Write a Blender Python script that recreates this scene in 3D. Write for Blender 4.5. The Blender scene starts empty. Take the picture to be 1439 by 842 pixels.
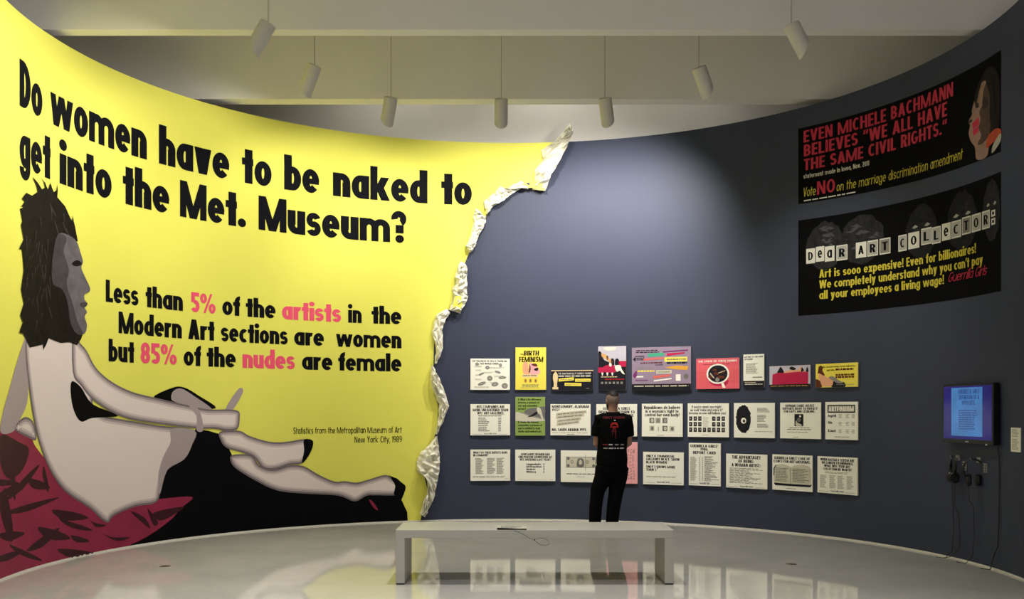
import bpy, bmesh, math, random
from mathutils import Vector, Matrix
from mathutils.bvhtree import BVHTree
PI = math.pi
SC = bpy.context.scene
COL = SC.collection

# ------------------------------------------------------------------ camera
FPX, CX, YH, EYE = 1450.0, 719.5, 577.5, 1.5      # focal length in pixels, centre column, horizon row, eye height
cam = bpy.data.cameras.new('camera'); cam_o = bpy.data.objects.new('camera', cam); COL.objects.link(cam_o)
cam.sensor_fit = 'HORIZONTAL'; cam.sensor_width = 36.0
cam.lens = 36.0 * FPX / 1439.0
cam.shift_y = (YH - 421.0) / 1439.0
cam.clip_end = 100
cam_o.location = (0, 0, EYE); cam_o.rotation_euler = (PI/2, 0, 0)
SC.camera = cam_o

# ------------------------------------------------------------------ world, exposure
SC.view_settings.view_transform = 'Standard'; SC.view_settings.look = 'None'
SC.view_settings.exposure = 0.0; SC.view_settings.gamma = 1.0; SC.view_settings.use_curve_mapping = False
wd = bpy.data.worlds.new('room_light'); SC.world = wd; wd.use_nodes = True
wd.node_tree.nodes['Background'].inputs[0].default_value = (1.0, 0.98, 0.95, 1)
wd.node_tree.nodes['Background'].inputs[1].default_value = 0.50

# ------------------------------------------------------------------ wall geometry
WX, WY, WR, WTOP = 0.0025, 9.62, 4.552, 5.18      # curved wall: axis, radius, height
RING, LZ = 2.45, 5.15                              # ring of hanging lamps: radius, top height

# lamp angle on the ring, power, aim distance below, warm colour
LAMPS = []                                         # filled below, built in the lamp section
SPOT_WARM = (1.0, 0.95, 0.87)
def spot(name, loc, target, power, size=136, blend=0.5, radius=0.05, parent=None, col=SPOT_WARM):
    l = bpy.data.lights.new(name, 'SPOT'); l.energy = power; l.spot_size = math.radians(size); l.spot_blend = blend
    l.shadow_soft_size = radius; l.color = col
    o = bpy.data.objects.new(name, l); COL.objects.link(o)
    d = Vector(target) - Vector(loc)
    o.rotation_euler = d.to_track_quat('-Z', 'Y').to_euler(); o.location = loc
    return o
def ring_pt(th, r, z): return (WX + r*math.sin(th), WY + r*math.cos(th), z)
# unseen spots added along the lamp ring to light the mural's left end
for th, p, zt in ((-2.05, 122, 2.9), (-1.72, 122, 2.7), (-2.45, 85, 2.9)):
    spot('spot_light', ring_pt(th, RING, LZ-0.3), ring_pt(th, WR, zt), p)
# unseen fill spots added above the floor, their bounce brightening the ceiling
for gx, gy, gp in ((-1.6, 5.0, 1400), (1.6, 5.0, 1250), (0.0, 8.9, 850)):
    spot('floor_fill_spot', (gx, gy, 6.3), (gx, gy, 0), gp, 84, 1.0, .15, col=(1, .97, .93))

for gx, gp in ((-1.7, 26), (.6, 42), (2.6, 16)):    # fill lights added behind the second beam to brighten the rear one
    spot('rear_beam_fill', (gx, 13.5, 6.35), (gx, 14.84, 5.35), gp, 130, 1.0, .1, col=(1, .95, .86))

# ------------------------------------------------------------------ helpers
def srgb(r, g, b):
    f = lambda c: (c/255/12.92) if c/255 <= .04045 else ((c/255+.055)/1.055)**2.4
    return (f(r), f(g), f(b), 1)
_mats = {}
def mat(name, col, rough=0.6, spec=0.3, noise=0.04, scale=6.0, metal=0.0, emit=0.0, bump=0.0):
    if name in _mats: return _mats[name]
    m = bpy.data.materials.new(name); m.use_nodes = True
    nt = m.node_tree; b = nt.nodes['Principled BSDF']
    b.inputs['Roughness'].default_value = rough
    b.inputs['Specular IOR Level'].default_value = spec
    b.inputs['Metallic'].default_value = metal
    tc = nt.nodes.new('ShaderNodeTexCoord'); nz = nt.nodes.new('ShaderNodeTexNoise')
    nz.inputs['Scale'].default_value = scale; nz.inputs['Detail'].default_value = 3
    nt.links.new(tc.outputs['Object'], nz.inputs['Vector'])
    mx = nt.nodes.new('ShaderNodeMix'); mx.data_type = 'RGBA'
    lo = tuple(max(0, c*(1-noise)) for c in col[:3]) + (1,); hi = tuple(min(1, c*(1+noise)) for c in col[:3]) + (1,)
    mx.inputs[6].default_value = lo; mx.inputs[7].default_value = hi
    nt.links.new(nz.outputs['Fac'], mx.inputs[0]); nt.links.new(mx.outputs[2], b.inputs['Base Color'])
    if emit:
        nt.links.new(mx.outputs[2], b.inputs['Emission Color']); b.inputs['Emission Strength'].default_value = emit
    if bump:
        bp = nt.nodes.new('ShaderNodeBump'); bp.inputs['Strength'].default_value = bump; bp.inputs['Distance'].default_value = .01
        nt.links.new(nz.outputs['Fac'], bp.inputs['Height']); nt.links.new(bp.outputs['Normal'], b.inputs['Normal'])
    _mats[name] = m; return m

def wall_at(x, y, off=0.0):
    """arc length and height on the curved wall (stood off by off) of a point of the photograph"""
    a = (x - CX)/FPX; A = a*a+1; B = -2*(a*WX+WY); r = WR-off; C = WX*WX+WY*WY-r*r
    Y = (-B+math.sqrt(max(B*B-4*A*C, 0)))/(2*A); th = math.atan2(a*Y-WX, Y-WY)
    return WR*th, EYE-(y-YH)/FPX*Y
def WP(s, z, off=0.0):
    th = s/WR; r = WR-off
    return Vector((WX+r*math.sin(th), WY+r*math.cos(th), z))
def floor_at(x, y):
    Y = EYE*FPX/(y-YH); return ((x-CX)/FPX*Y, Y)

class MB:
    """collects faces of one part; build() links them as one mesh object"""
    def __init__(self): self.v = []; self.f = []; self.mi = []; self.ms = []
    def face(self, pts, m):
        if m not in self.ms: self.ms.append(m)
        i = len(self.v); self.v.extend([tuple(p) for p in pts]); self.f.append(tuple(range(i, i+len(pts)))); self.mi.append(self.ms.index(m))
    def mesh(self, vs, fs, m):
        if m not in self.ms: self.ms.append(m)
        i = len(self.v); self.v.extend([tuple(p) for p in vs])
        for f in fs: self.f.append(tuple(i+k for k in f)); self.mi.append(self.ms.index(m))
    def box(self, a, b, m, bev=0.0):
        bm = bmesh.new(); bmesh.ops.create_cube(bm, size=1)
        for v in bm.verts: v.co = Vector([(a[k]+b[k])/2 + v.co[k]*(b[k]-a[k]) for k in range(3)])
        if bev: bmesh.ops.bevel(bm, geom=bm.edges[:], offset=bev, segments=2, affect='EDGES', profile=.5)
        self.bm(bm, m)
    def bm(self, bm, m, mtx=None):
        bm.verts.index_update()
        self.mesh([(mtx @ v.co) if mtx else v.co for v in bm.verts], [[v.index for v in f.verts] for f in bm.faces], m); bm.free()
    def tube(self, path, r, m, n=8, cap=True):
        path = [Vector(p) for p in path]; rs = r if isinstance(r, (list, tuple)) else [r]*len(path)
        vs = []; fs = []; ref = Vector((0.13, 0.31, 0.94))
        for i, p in enumerate(path):
            t = (path[min(i+1, len(path)-1)]-path[max(i-1, 0)]).normalized()
            if abs(t.dot(ref)) > .97: ref = Vector((1, 0, 0.05))
            u = t.cross(ref).normalized(); w = t.cross(u)
            for k in range(n):
                a = 2*PI*k/n; q = rs[i]; qx, qy = q if isinstance(q, tuple) else (q, q)
                vs.append(p+u*math.cos(a)*qx+w*math.sin(a)*qy)
        for i in range(len(path)-1):
            for k in range(n): fs.append((i*n+k, i*n+(k+1) % n, (i+1)*n+(k+1) % n, (i+1)*n+k))
        if cap: fs.append(tuple(range(n))[::-1]); fs.append(tuple((len(path)-1)*n+k for k in range(n)))
        self.mesh(vs, fs, m)
    def lathe(self, prof, m, n=32, mtx=None):
        vs = []; fs = []
        for r, z in prof:
            for k in range(n):
                p = Vector((r*math.cos(2*PI*k/n), r*math.sin(2*PI*k/n), z)); vs.append(mtx @ p if mtx else p)
        for i in range(len(prof)-1):
            for k in range(n): fs.append((i*n+k, i*n+(k+1) % n, (i+1)*n+(k+1) % n, (i+1)*n+k))
        self.mesh(vs, fs, m)
    def loft(self, secs, m, n=28):
        """secs: (x, y, z, rx, ry) horizontal ellipses"""
        vs = []; fs = []
        for x, y, z, rx, ry in secs:
            for k in range(n): a = 2*PI*k/n; vs.append((x+rx*math.cos(a), y+ry*math.sin(a), z))
        for i in range(len(secs)-1):
            for k in range(n): fs.append((i*n+k, i*n+(k+1) % n, (i+1)*n+(k+1) % n, (i+1)*n+k))
        fs.append(tuple(range(n))[::-1]); fs.append(tuple((len(secs)-1)*n+k for k in range(n)))
        self.mesh(vs, fs, m)
    def ball(self, c, r, m, n=20, mtx=None):
        bm = bmesh.new(); bmesh.ops.create_uvsphere(bm, u_segments=n, v_segments=n//2+2, radius=1)
        M = Matrix.Translation(c) @ (mtx or Matrix()) @ Matrix.Diagonal((*(r if isinstance(r, (tuple, list)) else (r, r, r)), 1))
        self.bm(bm, m, M)
    def build(self, name, parent=None, smooth=False, local=True):
        me = bpy.data.meshes.new(name)
        off = Vector(parent['_o']) if (parent is not None and '_o' in parent and local) else Vector()
        me.from_pydata([tuple(Vector(p)-off) for p in self.v], [], self.f)
        for m in self.ms: me.materials.append(m)
        for p, i in zip(me.polygons, self.mi): p.material_index = i; p.use_smooth = smooth
        if smooth:
            bm = bmesh.new(); bm.from_mesh(me); bmesh.ops.remove_doubles(bm, verts=bm.verts, dist=1e-5)
            bmesh.ops.recalc_face_normals(bm, faces=bm.faces); bm.to_mesh(me); bm.free()
            try: me.set_sharp_from_angle(angle=math.radians(38))
            except Exception: pass
        o = bpy.data.objects.new(name, me); COL.objects.link(o)
        if parent is not None: o.parent = parent
        return o

def thing(name, label, cat, loc=(0, 0, 0), rotz=0.0, group=None, world=False):
    o = bpy.data.objects.new(name, None); COL.objects.link(o); o.empty_display_size = .1
    o.location = loc; o.rotation_euler = (0, 0, rotz); o['label'] = label; o['category'] = cat
    if group: o['group'] = group
    if world: o['_o'] = tuple(loc)          # parts of this thing are written in room coordinates
    return o
def tag(o, label, cat, group=None):
    o['label'] = label; o['category'] = cat
    if group: o['group'] = group
    return o
def struct(o): o['kind'] = 'structure'; return o

# ---- flat printed shapes: any outline is cut into narrow upright strips, so that it follows a curved wall
def slabs(loops, step=0.1):
    es = []; cuts = set()
    for lp in loops:
        for i in range(len(lp)):
            a, b = lp[i], lp[(i+1) % len(lp)]
            cuts.add(round(a[0], 5))
            if abs(a[0]-b[0]) > 1e-6: es.append((a, b) if a[0] < b[0] else (b, a))
    lo, hi = min(cuts), max(cuts); k = math.ceil(lo/step)
    while k*step < hi: cuts.add(round(k*step, 5)); k += 1
    cs = sorted(cuts); out = []
    for x0, x1 in zip(cs, cs[1:]):
        if x1-x0 < 1e-5: continue
        xm = (x0+x1)/2; row = []
        for a, b in es:
            if a[0] <= xm < b[0]:
                g = (b[1]-a[1])/(b[0]-a[0]); row.append((a[1]+g*(xm-a[0]), a[1]+g*(x0-a[0]), a[1]+g*(x1-a[0])))
        row.sort()
        for p, q in zip(row[0::2], row[1::2]): out.append([(x0, p[1]), (x1, p[2]), (x1, q[2]), (x0, q[1])])
    return out
def smooth_loop(pts, n=5):
    out = []; N = len(pts)
    for i in range(N):
        p0, p1, p2, p3 = pts[i-1], pts[i], pts[(i+1) % N], pts[(i+2) % N]
        for k in range(n):
            t = k/n
            out.append(tuple(.5*((2*p1[j])+(-p0[j]+p2[j])*t+(2*p0[j]-5*p1[j]+4*p2[j]-p3[j])*t*t+(-p0[j]+3*p1[j]-3*p2[j]+p3[j])*t**3) for j in (0, 1)))
    return out
def printed(mb, loops, fn, m, step=0.1):
    for q in slabs(loops, step): mb.face([fn(*p) for p in q], m)

# ---- lettering: a heavy condensed geometric sans built from bars, slants and rings
XH, AS, DE = .71, 1.03, -.27
def glyph(c, S, T):
    P = []
    def R(x0, y0, x1, y1): P.append([(x0, y0), (x1, y0), (x1, y1), (x0, y1)])
    def D(x0, y0, x1, y1, t=None):
        t = t or S*1.08; P.append([(x0, y0), (x0+t, y0), (x1+t, y1), (x1, y1)])
    def O(cx, cy, rx, ry, a0=0, a1=360):
        n = max(4, int(abs(a1-a0)/15))
        for i in range(n):
            u, v = math.radians(a0+(a1-a0)*i/n), math.radians(a0+(a1-a0)*(i+1)/n); ix, iy = max(rx-S, rx*.16), max(ry-T, ry*.2)
            P.append([(cx+rx*math.cos(u), cy+ry*math.sin(u)), (cx+rx*math.cos(v), cy+ry*math.sin(v)), (cx+ix*math.cos(v), cy+iy*math.sin(v)), (cx+ix*math.cos(u), cy+iy*math.sin(u))])
    def dot(cx, cy, rx, ry):
        P.append([(cx+rx*math.cos(2*PI*k/12), cy+ry*math.sin(2*PI*k/12)) for k in range(12)])
    def bowl(x0, x1, y0, y1, right=True):      # D-shaped bowl: bars top and bottom and a half ring
        ry = (y1-y0)/2; xm = x0+(x1-x0)*.35 if right else x1-(x1-x0)*.35
        if right: R(x0, y1-T, xm, y1); R(x0, y0, xm, y0+T); O(xm, (y0+y1)/2, x1-xm, ry, -90, 90)
        else: R(xm, y1-T, x1, y1); R(xm, y0, x1, y0+T); O(xm, (y0+y1)/2, xm-x0, ry, 90, 270)
    def ess(w, h):
        ry = (h+T)/4; O(w/2, h-ry, w/2, ry, 22, 270); O(w/2, ry, w/2, ry, -158, 90)
    w = .54; h = XH/2; q = .27
    if c == ' ': return .26, P
    if c in 'obpqdaegc' or c == 'ó':
        if c in 'obpqda' or c == 'g': O(q, h, q, h)
        if c == 'b': R(0, 0, S, AS)
        if c == 'd': R(w-S, 0, w, AS)
        if c == 'a': R(w-S, 0, w, XH)
        if c == 'p': R(0, DE, S, XH)
        if c == 'q': R(w-S, DE, w, XH)
        if c == 'g': R(w-S, .0, w, XH); O(q, .0, q, -DE, 180, 360)
        if c == 'c': w = .46; O(q, h, q, h, 52, 308)
        if c == 'e': O(q, h, q, h, 0, 318); R(S*.6, h-T*.42, w-.01, h+T*.38)
    elif c in 'nhmru':
        if c == 'u': R(0, h*.8, S, XH); R(w-S, 0, w, XH); O(q, h*.8, q, h*.8, 180, 360)
        elif c == 'r': w = .38; R(0, 0, S, XH); O(.33, XH-.3, .33, .3, 80, 165)
        elif c == 'm':
            w = .92; S = S*.88; R(0, 0, S, XH)
            for x in (0, (w-S)/2): g = (w+S)/4; O(x+g, XH-h*.8, g, h*.8, 0, 180); R(x+2*g-S, 0, x+2*g, XH-h*.8)
        else: R(0, 0, S, AS if c == 'h' else XH); O(q, XH-h*.8, q, h*.8, 0, 180); R(w-S, 0, w, XH-h*.8)
    elif c in 'il!': 
        w = S
        if c == 'i': R(0, 0, S, XH); dot(S/2, XH+.09+S*.5, S*.58, S*.55)
        if c == 'l': R(0, 0, S, AS)
        if c == '!': P.append([(S*.2, .3), (S*.8, .3), (S, 1), (0, 1)]); dot(S/2, S*.5, S*.52, S*.5)
    elif c == 'j': w = S; R(0, -.1, S, XH); O(-.02, -.08, S+.02, .19, 270, 360); dot(S/2, XH+.09+S*.5, S*.58, S*.55)
    elif c == 't': w = .36; R(.09, 0, .09+S, .96); R(0, XH-T, w, XH)
    elif c == 'f': w = .36; R(.08, 0, .08+S, .8); O(.36, .75, .28, .28, 90, 180); R(0, XH-T, w, XH)
    elif c == 's': w = .44; ess(w, XH)
    elif c == 'k': w = .6; S = S*.9; R(0, 0, S, AS); D(w-S*1.2, 0, S*.7, XH*.55, S*1.2); D(S*.5, .28, w-S*1.25, XH, S*1.15)
    elif c in 'vy': 
        w = .54; m_ = w/2-S*.54; D(m_, 0, 0, XH); D(m_, 0, w-S*1.08, XH)
        if c == 'y': D(m_-.12, DE, m_, 0.0)
    elif c == 'w': w = .9; S = S*.92; m1 = w*.27-S*.5; m2 = w*.73-S*.5; t = S*.95; D(m1, 0, 0, XH, t); D(m1, 0, w/2-t/2, XH, t); D(m2, 0, w/2-t/2, XH, t); D(m2, 0, w-t, XH, t)
    elif c == 'x': w = .52; t = S*1.15; D(0, 0, w-t, XH, t); D(w-t, 0, 0, XH, t)
    elif c == 'z': w = .45; R(0, 0, w, T); R(0, XH-T, w, XH); D(0, T, w-S*1.2, XH-T, S*1.2)
    elif c in 'OQCGDU':
        w = .6
        if c in 'OQ': O(.3, .5, .3, .5)
        if c == 'Q': D(.5-S*.2, -.05, .3, .3)
        if c == 'C': w = .54; O(.3, .5, .3, .5, 50, 310)
        if c == 'G': O(.3, .5, .3, .5, 45, 360); R(.32, .36, w, .36+T)
        if c == 'D': w = .57; R(0, 0, S, 1); bowl(0, w, 0, 1)
        if c == 'U': w = .56; R(0, .3, S, 1); R(w-S, .3, w, 1); O(w/2, .3, w/2, .3, 180, 360)
    elif c in 'EFLTHI':
        w = .44
        if c in 'EFL': R(0, 0, S, 1)
        if c in 'EL': R(0, 0, w, T)
        if c in 'EF': R(0, 1-T, w, 1); R(0, .5-T/2, w*.93, .5+T/2)
        if c == 'T': w = .48; R(0, 1-T, w, 1); R(w/2-S/2, 0, w/2+S/2, 1)
        if c == 'H': w = .58; R(0, 0, S, 1); R(w-S, 0, w, 1); R(0, .5-T/2, w, .5+T/2)
        if c == 'I': w = S; R(0, 0, S, 1)
    elif c in 'PRB':
        w = .52; R(0, 0, S, 1)
        if c == 'B': bowl(0, w*.96, .5-T/2, 1); bowl(0, w, 0, .5+T/2)
        else:
            bowl(0, w, .4, 1)
            if c == 'R': D(w-S*1.1, 0, w*.36, .44, S*1.15)
    elif c == 'S': w = .5; ess(w, 1)
    elif c == 'J': w = .4; R(w-S, .25, w, 1); O(w/2, .25, w/2, .25, 180, 360)
    elif c == 'K': w = .58; R(0, 0, S, 1); D(w-S*1.2, 0, S*.8, .58, S*1.2); D(S*.6, .4, w-S*1.25, 1, S*1.2)
    elif c == 'M': w = .86; S = S*.92; R(0, 0, S*.92, 1); R(w-S*.92, 0, w, 1); t = S*1.0; D(w/2-t/2, .0, 0, 1, t); D(w/2-t/2, .0, w-t, 1, t)
    elif c == 'N': w = .6; R(0, 0, S*.92, 1); R(w-S*.92, 0, w, 1); D(w-S*1.1, 0, 0, 1, S*1.1)
    elif c == 'A': w = .62; t = S*1.05; D(0, 0, w/2-t/2, 1, t); D(w-t, 0, w/2-t/2, 1, t); R(w*.2, .2, w*.8, .2+T*.85)
    elif c == 'V': w = .6; t = S*1.05; D(w/2-t/2, 0, 0, 1, t); D(w/2-t/2, 0, w-t, 1, t)
    elif c == 'W': w = .92; t = S; D(w*.27-t/2, 0, 0, 1, t); D(w*.27-t/2, 0, w/2-t/2, 1, t); D(w*.73-t/2, 0, w/2-t/2, 1, t); D(w*.73-t/2, 0, w-t, 1, t)
    elif c == 'X': w = .6; t = S*1.1; D(0, 0, w-t, 1, t); D(w-t, 0, 0, 1, t)
    elif c == 'Y': w = .58; t = S*1.05; D(w/2-t/2, .42, 0, 1, t); D(w/2-t/2, .42, w-t, 1, t); R(w/2-t/2, 0, w/2+t/2, .45)
    elif c == 'Z': w = .5; R(0, 0, w, T); R(0, 1-T, w, 1); D(0, T, w-S*1.2, 1-T, S*1.2)
    elif c == '0': w = .52; O(.26, .5, .26, .5)
    elif c == '1': w = S+.1; R(.1, 0, .1+S, 1); D(0, .72, .1, 1, .1)
    elif c == '2': w = .5; O(.25, .73, .25, .27, -20, 170); D(0, T*.8, w-S*1.2, .68, S*1.2); R(0, 0, w, T)
    elif c == '3': w = .48; ry = (1+T)/4; O(w/2, 1-ry, w/2, ry, -90, 155); O(w/2, ry, w/2, ry, -155, 90)
    elif c == '4': w = .54; R(w-S-.08, 0, w-.08, 1); R(0, .2, w, .2+T); D(0, .2, w-S*1.9, 1, S*.9)
    elif c == '5': w = .5; R(.03, .5, .03+S*.85, 1); R(.03, 1-T, w*.95, 1); O(w/2, .31, w/2, .31, -150, 125)
    elif c in '69':
        w = .52; f = (lambda y: y) if c == '6' else (lambda y: 1-y); n0 = len(P)
        O(.26, .3, .26, .3); O(.34, .42, .34, .58, 95, 190)
        if c == '9': P[n0:] = [[(w-x, 1-y) for x, y in p] for p in P[n0:]]
    elif c == '7': w = .48; R(0, 1-T, w, 1); D(.08, 0, w-S*1.1, 1-T, S*1.1)
    elif c == '8': w = .52; ry = (1+T)/4; O(w/2, 1-ry, w/2*.93, ry); O(w/2, ry, w/2, ry)
    elif c == '%':
        w = .86; s0, t0 = S, T; S = s0*.7; T = t0*.75; O(.19, .74, .19, .25); O(w-.19, .26, .19, .25); D(.18, 0, w-.3, 1, .12); S, T = s0, t0
    elif c == '?': w = .46; O(.23, .76, .23, .25, -60, 190); R(.23-S*.4, .3, .23+S*.6, .56); dot(.23+S*.1, S*.5, S*.55, S*.52)
    elif c == '.': w = S; dot(S/2, S*.5, S*.54, S*.52)
    elif c == ',': w = S; dot(S/2, S*.5, S*.54, S*.52); D(-.02, -.2, S*.35, S*.4, S*.6)
    elif c == "'": w = S*.8; D(0, .68, .06, 1.02, S*.7)
    elif c in '“”': w = S*2; D(0, .68, .05, 1.02, S*.75); D(S*1.1, .68, S*1.1+.05, 1.02, S*.75)
    elif c == ':': w = S; dot(S/2, S*.5, S*.54, S*.5); dot(S/2, XH-S*.5, S*.54, S*.5)
    elif c == '&': w = .6; O(.26, .78, .2, .22); O(.25, .27, .25, .27, 60, 350); D(.6-S*1.2, 0, .14, .8, S*1.1)
    elif c == '$': w = .5; ess(w, 1); R(w/2-S*.2, -.1, w/2+S*.2, 1.1)
    elif c == '-': w = .26; R(0, .3, w, .3+T)
    else: R(0, 0, w, XH)
    return w, P
def text(mb, s, u0, u1, v, cap, fn, m, bold=.215, bar=.165, gap=.07, slant=0.0, align=None, words=None):
    """lettering of cap height cap on baseline v, fitted to run from u0 to u1 (align: natural width from u0 / about / up to u1)"""
    gl = []; x = 0
    for c in s:
        w, P = glyph(c, bold, bar); gl.append((x, P)); x += w+gap
    W = x-gap; kx = (u1-u0)/W; o = u0
    if align:
        kx = cap*align[1]; o = {'l': u0, 'r': u1-W*kx, 'c': (u0+u1)/2-W*kx/2}[align[0]]
    if words: mb = MB()
    for (gx, P), c in zip(gl, s):
        if words and c == ' ': mb.build(*words); mb = MB()
        for p in P: mb.face([fn(o+(gx+a+slant*b)*kx, v+b*cap) for a, b in p], m)
    if words: mb.build(*words)
    return o, o+W*kx
def rect(mb, u0, v0, u1, v1, fn, m, n=1):
    for i in range(n):
        a, b = u0+(u1-u0)*i/n, u0+(u1-u0)*(i+1)/n
        mb.face([fn(a, v0), fn(b, v0), fn(b, v1), fn(a, v1)], m)
def ellipse(cx, cy, rx, ry, n=24, a0=0): return [(cx+rx*math.cos(2*PI*k/n+a0), cy+ry*math.sin(2*PI*k/n+a0)) for k in range(n)]
def fine(mb, u0, u1, v0, v1, n, fn, m, seed=1, ragged=.35, th=.5):
    """rows of very small print"""
    r = random.Random(seed); p = (v1-v0)/n
    for i in range(n):
        vb = v1-(i+1)*p+p*.2; end = u1-(u1-u0)*ragged*r.random(); u = u0
        while u < end-.004:
            w = min((u1-u0)*r.uniform(.06, .2), end-u); rect(mb, u, vb, u+w, vb+p*th, fn, m); u += w+(u1-u0)*.025

# ------------------------------------------------------------------ materials
M_NAVY = mat('navy_wall_paint', (.042, .050, .086, 1), .5, .2, .05, 1.5)
M_WHITE = mat('warm_white_plaster', (.80, .78, .76, 1), .8, .2, .03, 2)
M_YEL = mat('yellow_printed_vinyl', (.745, .725, .125, 1), .6, .10, .02, 2)
M_INK = mat('black_printing_ink', (.0045, .0045, .007, 1), .65, .05, .02)
M_BLACK = mat('black_print', (.003, .003, .004, 1), .65, .05, .02)
M_PINK = mat('pink_lettering', (.80, .085, .17, 1), .5, .25, .02)
M_CURL = mat('white_paper_back', (.80, .78, .68, 1), .7, .2, .05, 8, bump=.3)
M_PALE = mat('pale_print', (.72, .63, .61, 1), .5, .25, .04, 1.2)
M_PALE2 = mat('shaded_pale_print', (.36, .30, .31, 1), .5, .25, .06, 1.5)
M_PALE3 = mat('edge_tone_print', (.17, .14, .155, 1), .6, .1, .06, 1.5); M_PALE4 = mat('mid_pale_print', (.56, .48, .47, 1), .6, .12, .05, 1.5)
M_GREYP = mat('grey_print', (.125, .112, .125, 1), .6, .1, .45, 9)
M_HAIRP = mat('dark_hair_print', (.010, .008, .007, 1), .65, .08, .8, 14)
M_LOCK = mat('brown_strand_print', (.045, .038, .034, 1), .65, .08, .3)
M_DIMP = mat('dim_grey_print', (.055, .048, .056, 1), .6, .1, .5, 9)
M_RED = mat('crimson_print', (.26, .018, .058, 1), .5, .25, .35, 3)
M_RED2 = mat('dark_maroon_print', (.035, .004, .010, 1), .5, .25, .3, 4)
M_CREAM = mat('cream_paper', (.90, .885, .79, 1), .6, .25, .02, 5)
M_FINE = mat('fine_grey_print', (.36, .35, .30, 1), .6, .25, .05)
M_MIDG = mat('mid_grey_print', (.16, .155, .145, 1), .6, .25, .05)
M_EDGE = mat('panel_edge', (.55, .53, .45, 1), .7, .2, .03)
M_DARKM = mat('black_plastic', (.008, .008, .009, 1), .35, .4, .1)

# ------------------------------------------------------------------ floor, walls, ceiling
def floor_material():
    m = bpy.data.materials.new('polished_concrete'); m.use_nodes = True; nt = m.node_tree; b = nt.nodes['Principled BSDF']
    tc = nt.nodes.new('ShaderNodeTexCoord')
    n1 = nt.nodes.new('ShaderNodeTexNoise'); n1.inputs['Scale'].default_value = 1.3; n1.inputs['Detail'].default_value = 8; n1.inputs['Roughness'].default_value = .65
    n2 = nt.nodes.new('ShaderNodeTexNoise'); n2.inputs['Scale'].default_value = 90; n2.inputs['Detail'].default_value = 2
    for n in (n1, n2): nt.links.new(tc.outputs['Object'], n.inputs['Vector'])
    r = nt.nodes.new('ShaderNodeValToRGB'); r.color_ramp.elements[0].position = .3; r.color_ramp.elements[1].position = .72
    r.color_ramp.elements[0].color = (.49, .48, .44, 1); r.color_ramp.elements[1].color = (.60, .585, .54, 1)
    nt.links.new(n1.outputs['Fac'], r.inputs['Fac'])
    mx = nt.nodes.new('ShaderNodeMix'); mx.data_type = 'RGBA'; mx.blend_type = 'MULTIPLY'; mx.inputs[0].default_value = .25
    nt.links.new(r.outputs['Color'], mx.inputs[6]); nt.links.new(n2.outputs['Fac'], mx.inputs[7]); nt.links.new(mx.outputs[2], b.inputs['Base Color'])
    mr = nt.nodes.new('ShaderNodeMapRange'); mr.inputs['To Min'].default_value = .03; mr.inputs['To Max'].default_value = .07
    nt.links.new(n1.outputs['Fac'], mr.inputs['Value']); nt.links.new(mr.outputs['Result'], b.inputs['Roughness'])
    b.inputs['Specular IOR Level'].default_value = .5
    return m
mb = MB(); mb.box((-9, -5, -.2), (9, 17, 0), floor_material()); struct(mb.build('floor'))

def ring_wall(name, r0, r1, z0, z1, a0, a1, m, n=220):
    mb = MB(); vs = []; fs = []
    for i in range(n+1):
        a = a0+(a1-a0)*i/n
        for r in (r0, r1):
            for z in (z0, z1): vs.append((WX+r*math.sin(a), WY+r*math.cos(a), z))
    for i in range(n):
        k = i*4; fs += [(k, k+1, k+5, k+4), (k+2, k+6, k+7, k+3), (k+1, k+3, k+7, k+5), (k, k+4, k+6, k+2)]
    fs += [(0, 2, 3, 1), (n*4, n*4+1, n*4+3, n*4+2)]
    mb.mesh(vs, fs, m); return struct(mb.build(name))
ring_wall('wall_back', WR, WR+.14, 0, WTOP, -1.95, 1.95, M_NAVY)
M_BASE = mat('pale_base_strip', (.74, .72, .64, 1), .5, .3, .02)
ring_wall('baseboard_back', WR-.008, WR, 0, .016, -1.95, 1.95, M_BASE)

mb = MB(); mb.box((-9, -5, 6.5), (9, 17, 6.7), M_WHITE); struct(mb.build('ceiling'))
BZ = 5.27
for y0, y1 in ((10.2, 10.37), (12.47, 12.7), (14.84, 15.05), (7.6, 7.8)):
    mb = MB(); mb.box((-9, y0, BZ if y0 > 8 else 5.9), (9, y1, 6.5), M_WHITE); struct(mb.build('ceiling_beam'))
mb = MB(); mb.box((-9, 16.6, 0), (9, 17, 6.5), M_WHITE); struct(mb.build('wall_rear'))
for s in (-1, 1):
    mb = MB(); mb.box((s*9-.2*(s < 0), -5, 0), (s*9+.2*(s > 0), 17, 6.5), M_WHITE); struct(mb.build('wall_left' if s < 0 else 'wall_right'))

# ------------------------------------------------------------------ the yellow mural
mural = thing('wall_mural', 'huge yellow printed mural with black headline, pink figures and torn right edge', 'mural', tuple(WP(-4.2, 0)), world=True)
px = lambda pts, ox=0, oy=0, k=1.0: [wall_at(ox+x/k, oy+y/k) for x, y in pts]
EDGE_PX = [(779, 190), (772, 215), (765, 232), (757, 252), (748, 258), (738, 256), (722, 262), (706, 268), (690, 284), (684, 300), (683, 305),
           (672, 320), (664, 345), (655, 365), (652, 374), (650, 385), (645, 400), (640, 425), (634, 434), (618, 440), (612, 462), (610, 480), (609, 515),
           (606, 540), (616, 570), (615, 590), (611, 612), (606, 632), (594, 660), (601, 690), (594, 712), (592, 726)]
edge = [wall_at(*p) for p in EDGE_PX]
edge = [(edge[0][0]+.05, WTOP)] + [e for e in edge if e[1] < WTOP-.02] + [(edge[-1][0]-.01, 0.004)]
def on(off): return lambda s, z: WP(s, z, off)
mb = MB(); printed(mb, [[(-8.7, 0.004), (-8.7, WTOP)] + edge], on(.004), M_YEL, .06)
mb.build('paper', mural)
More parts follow.
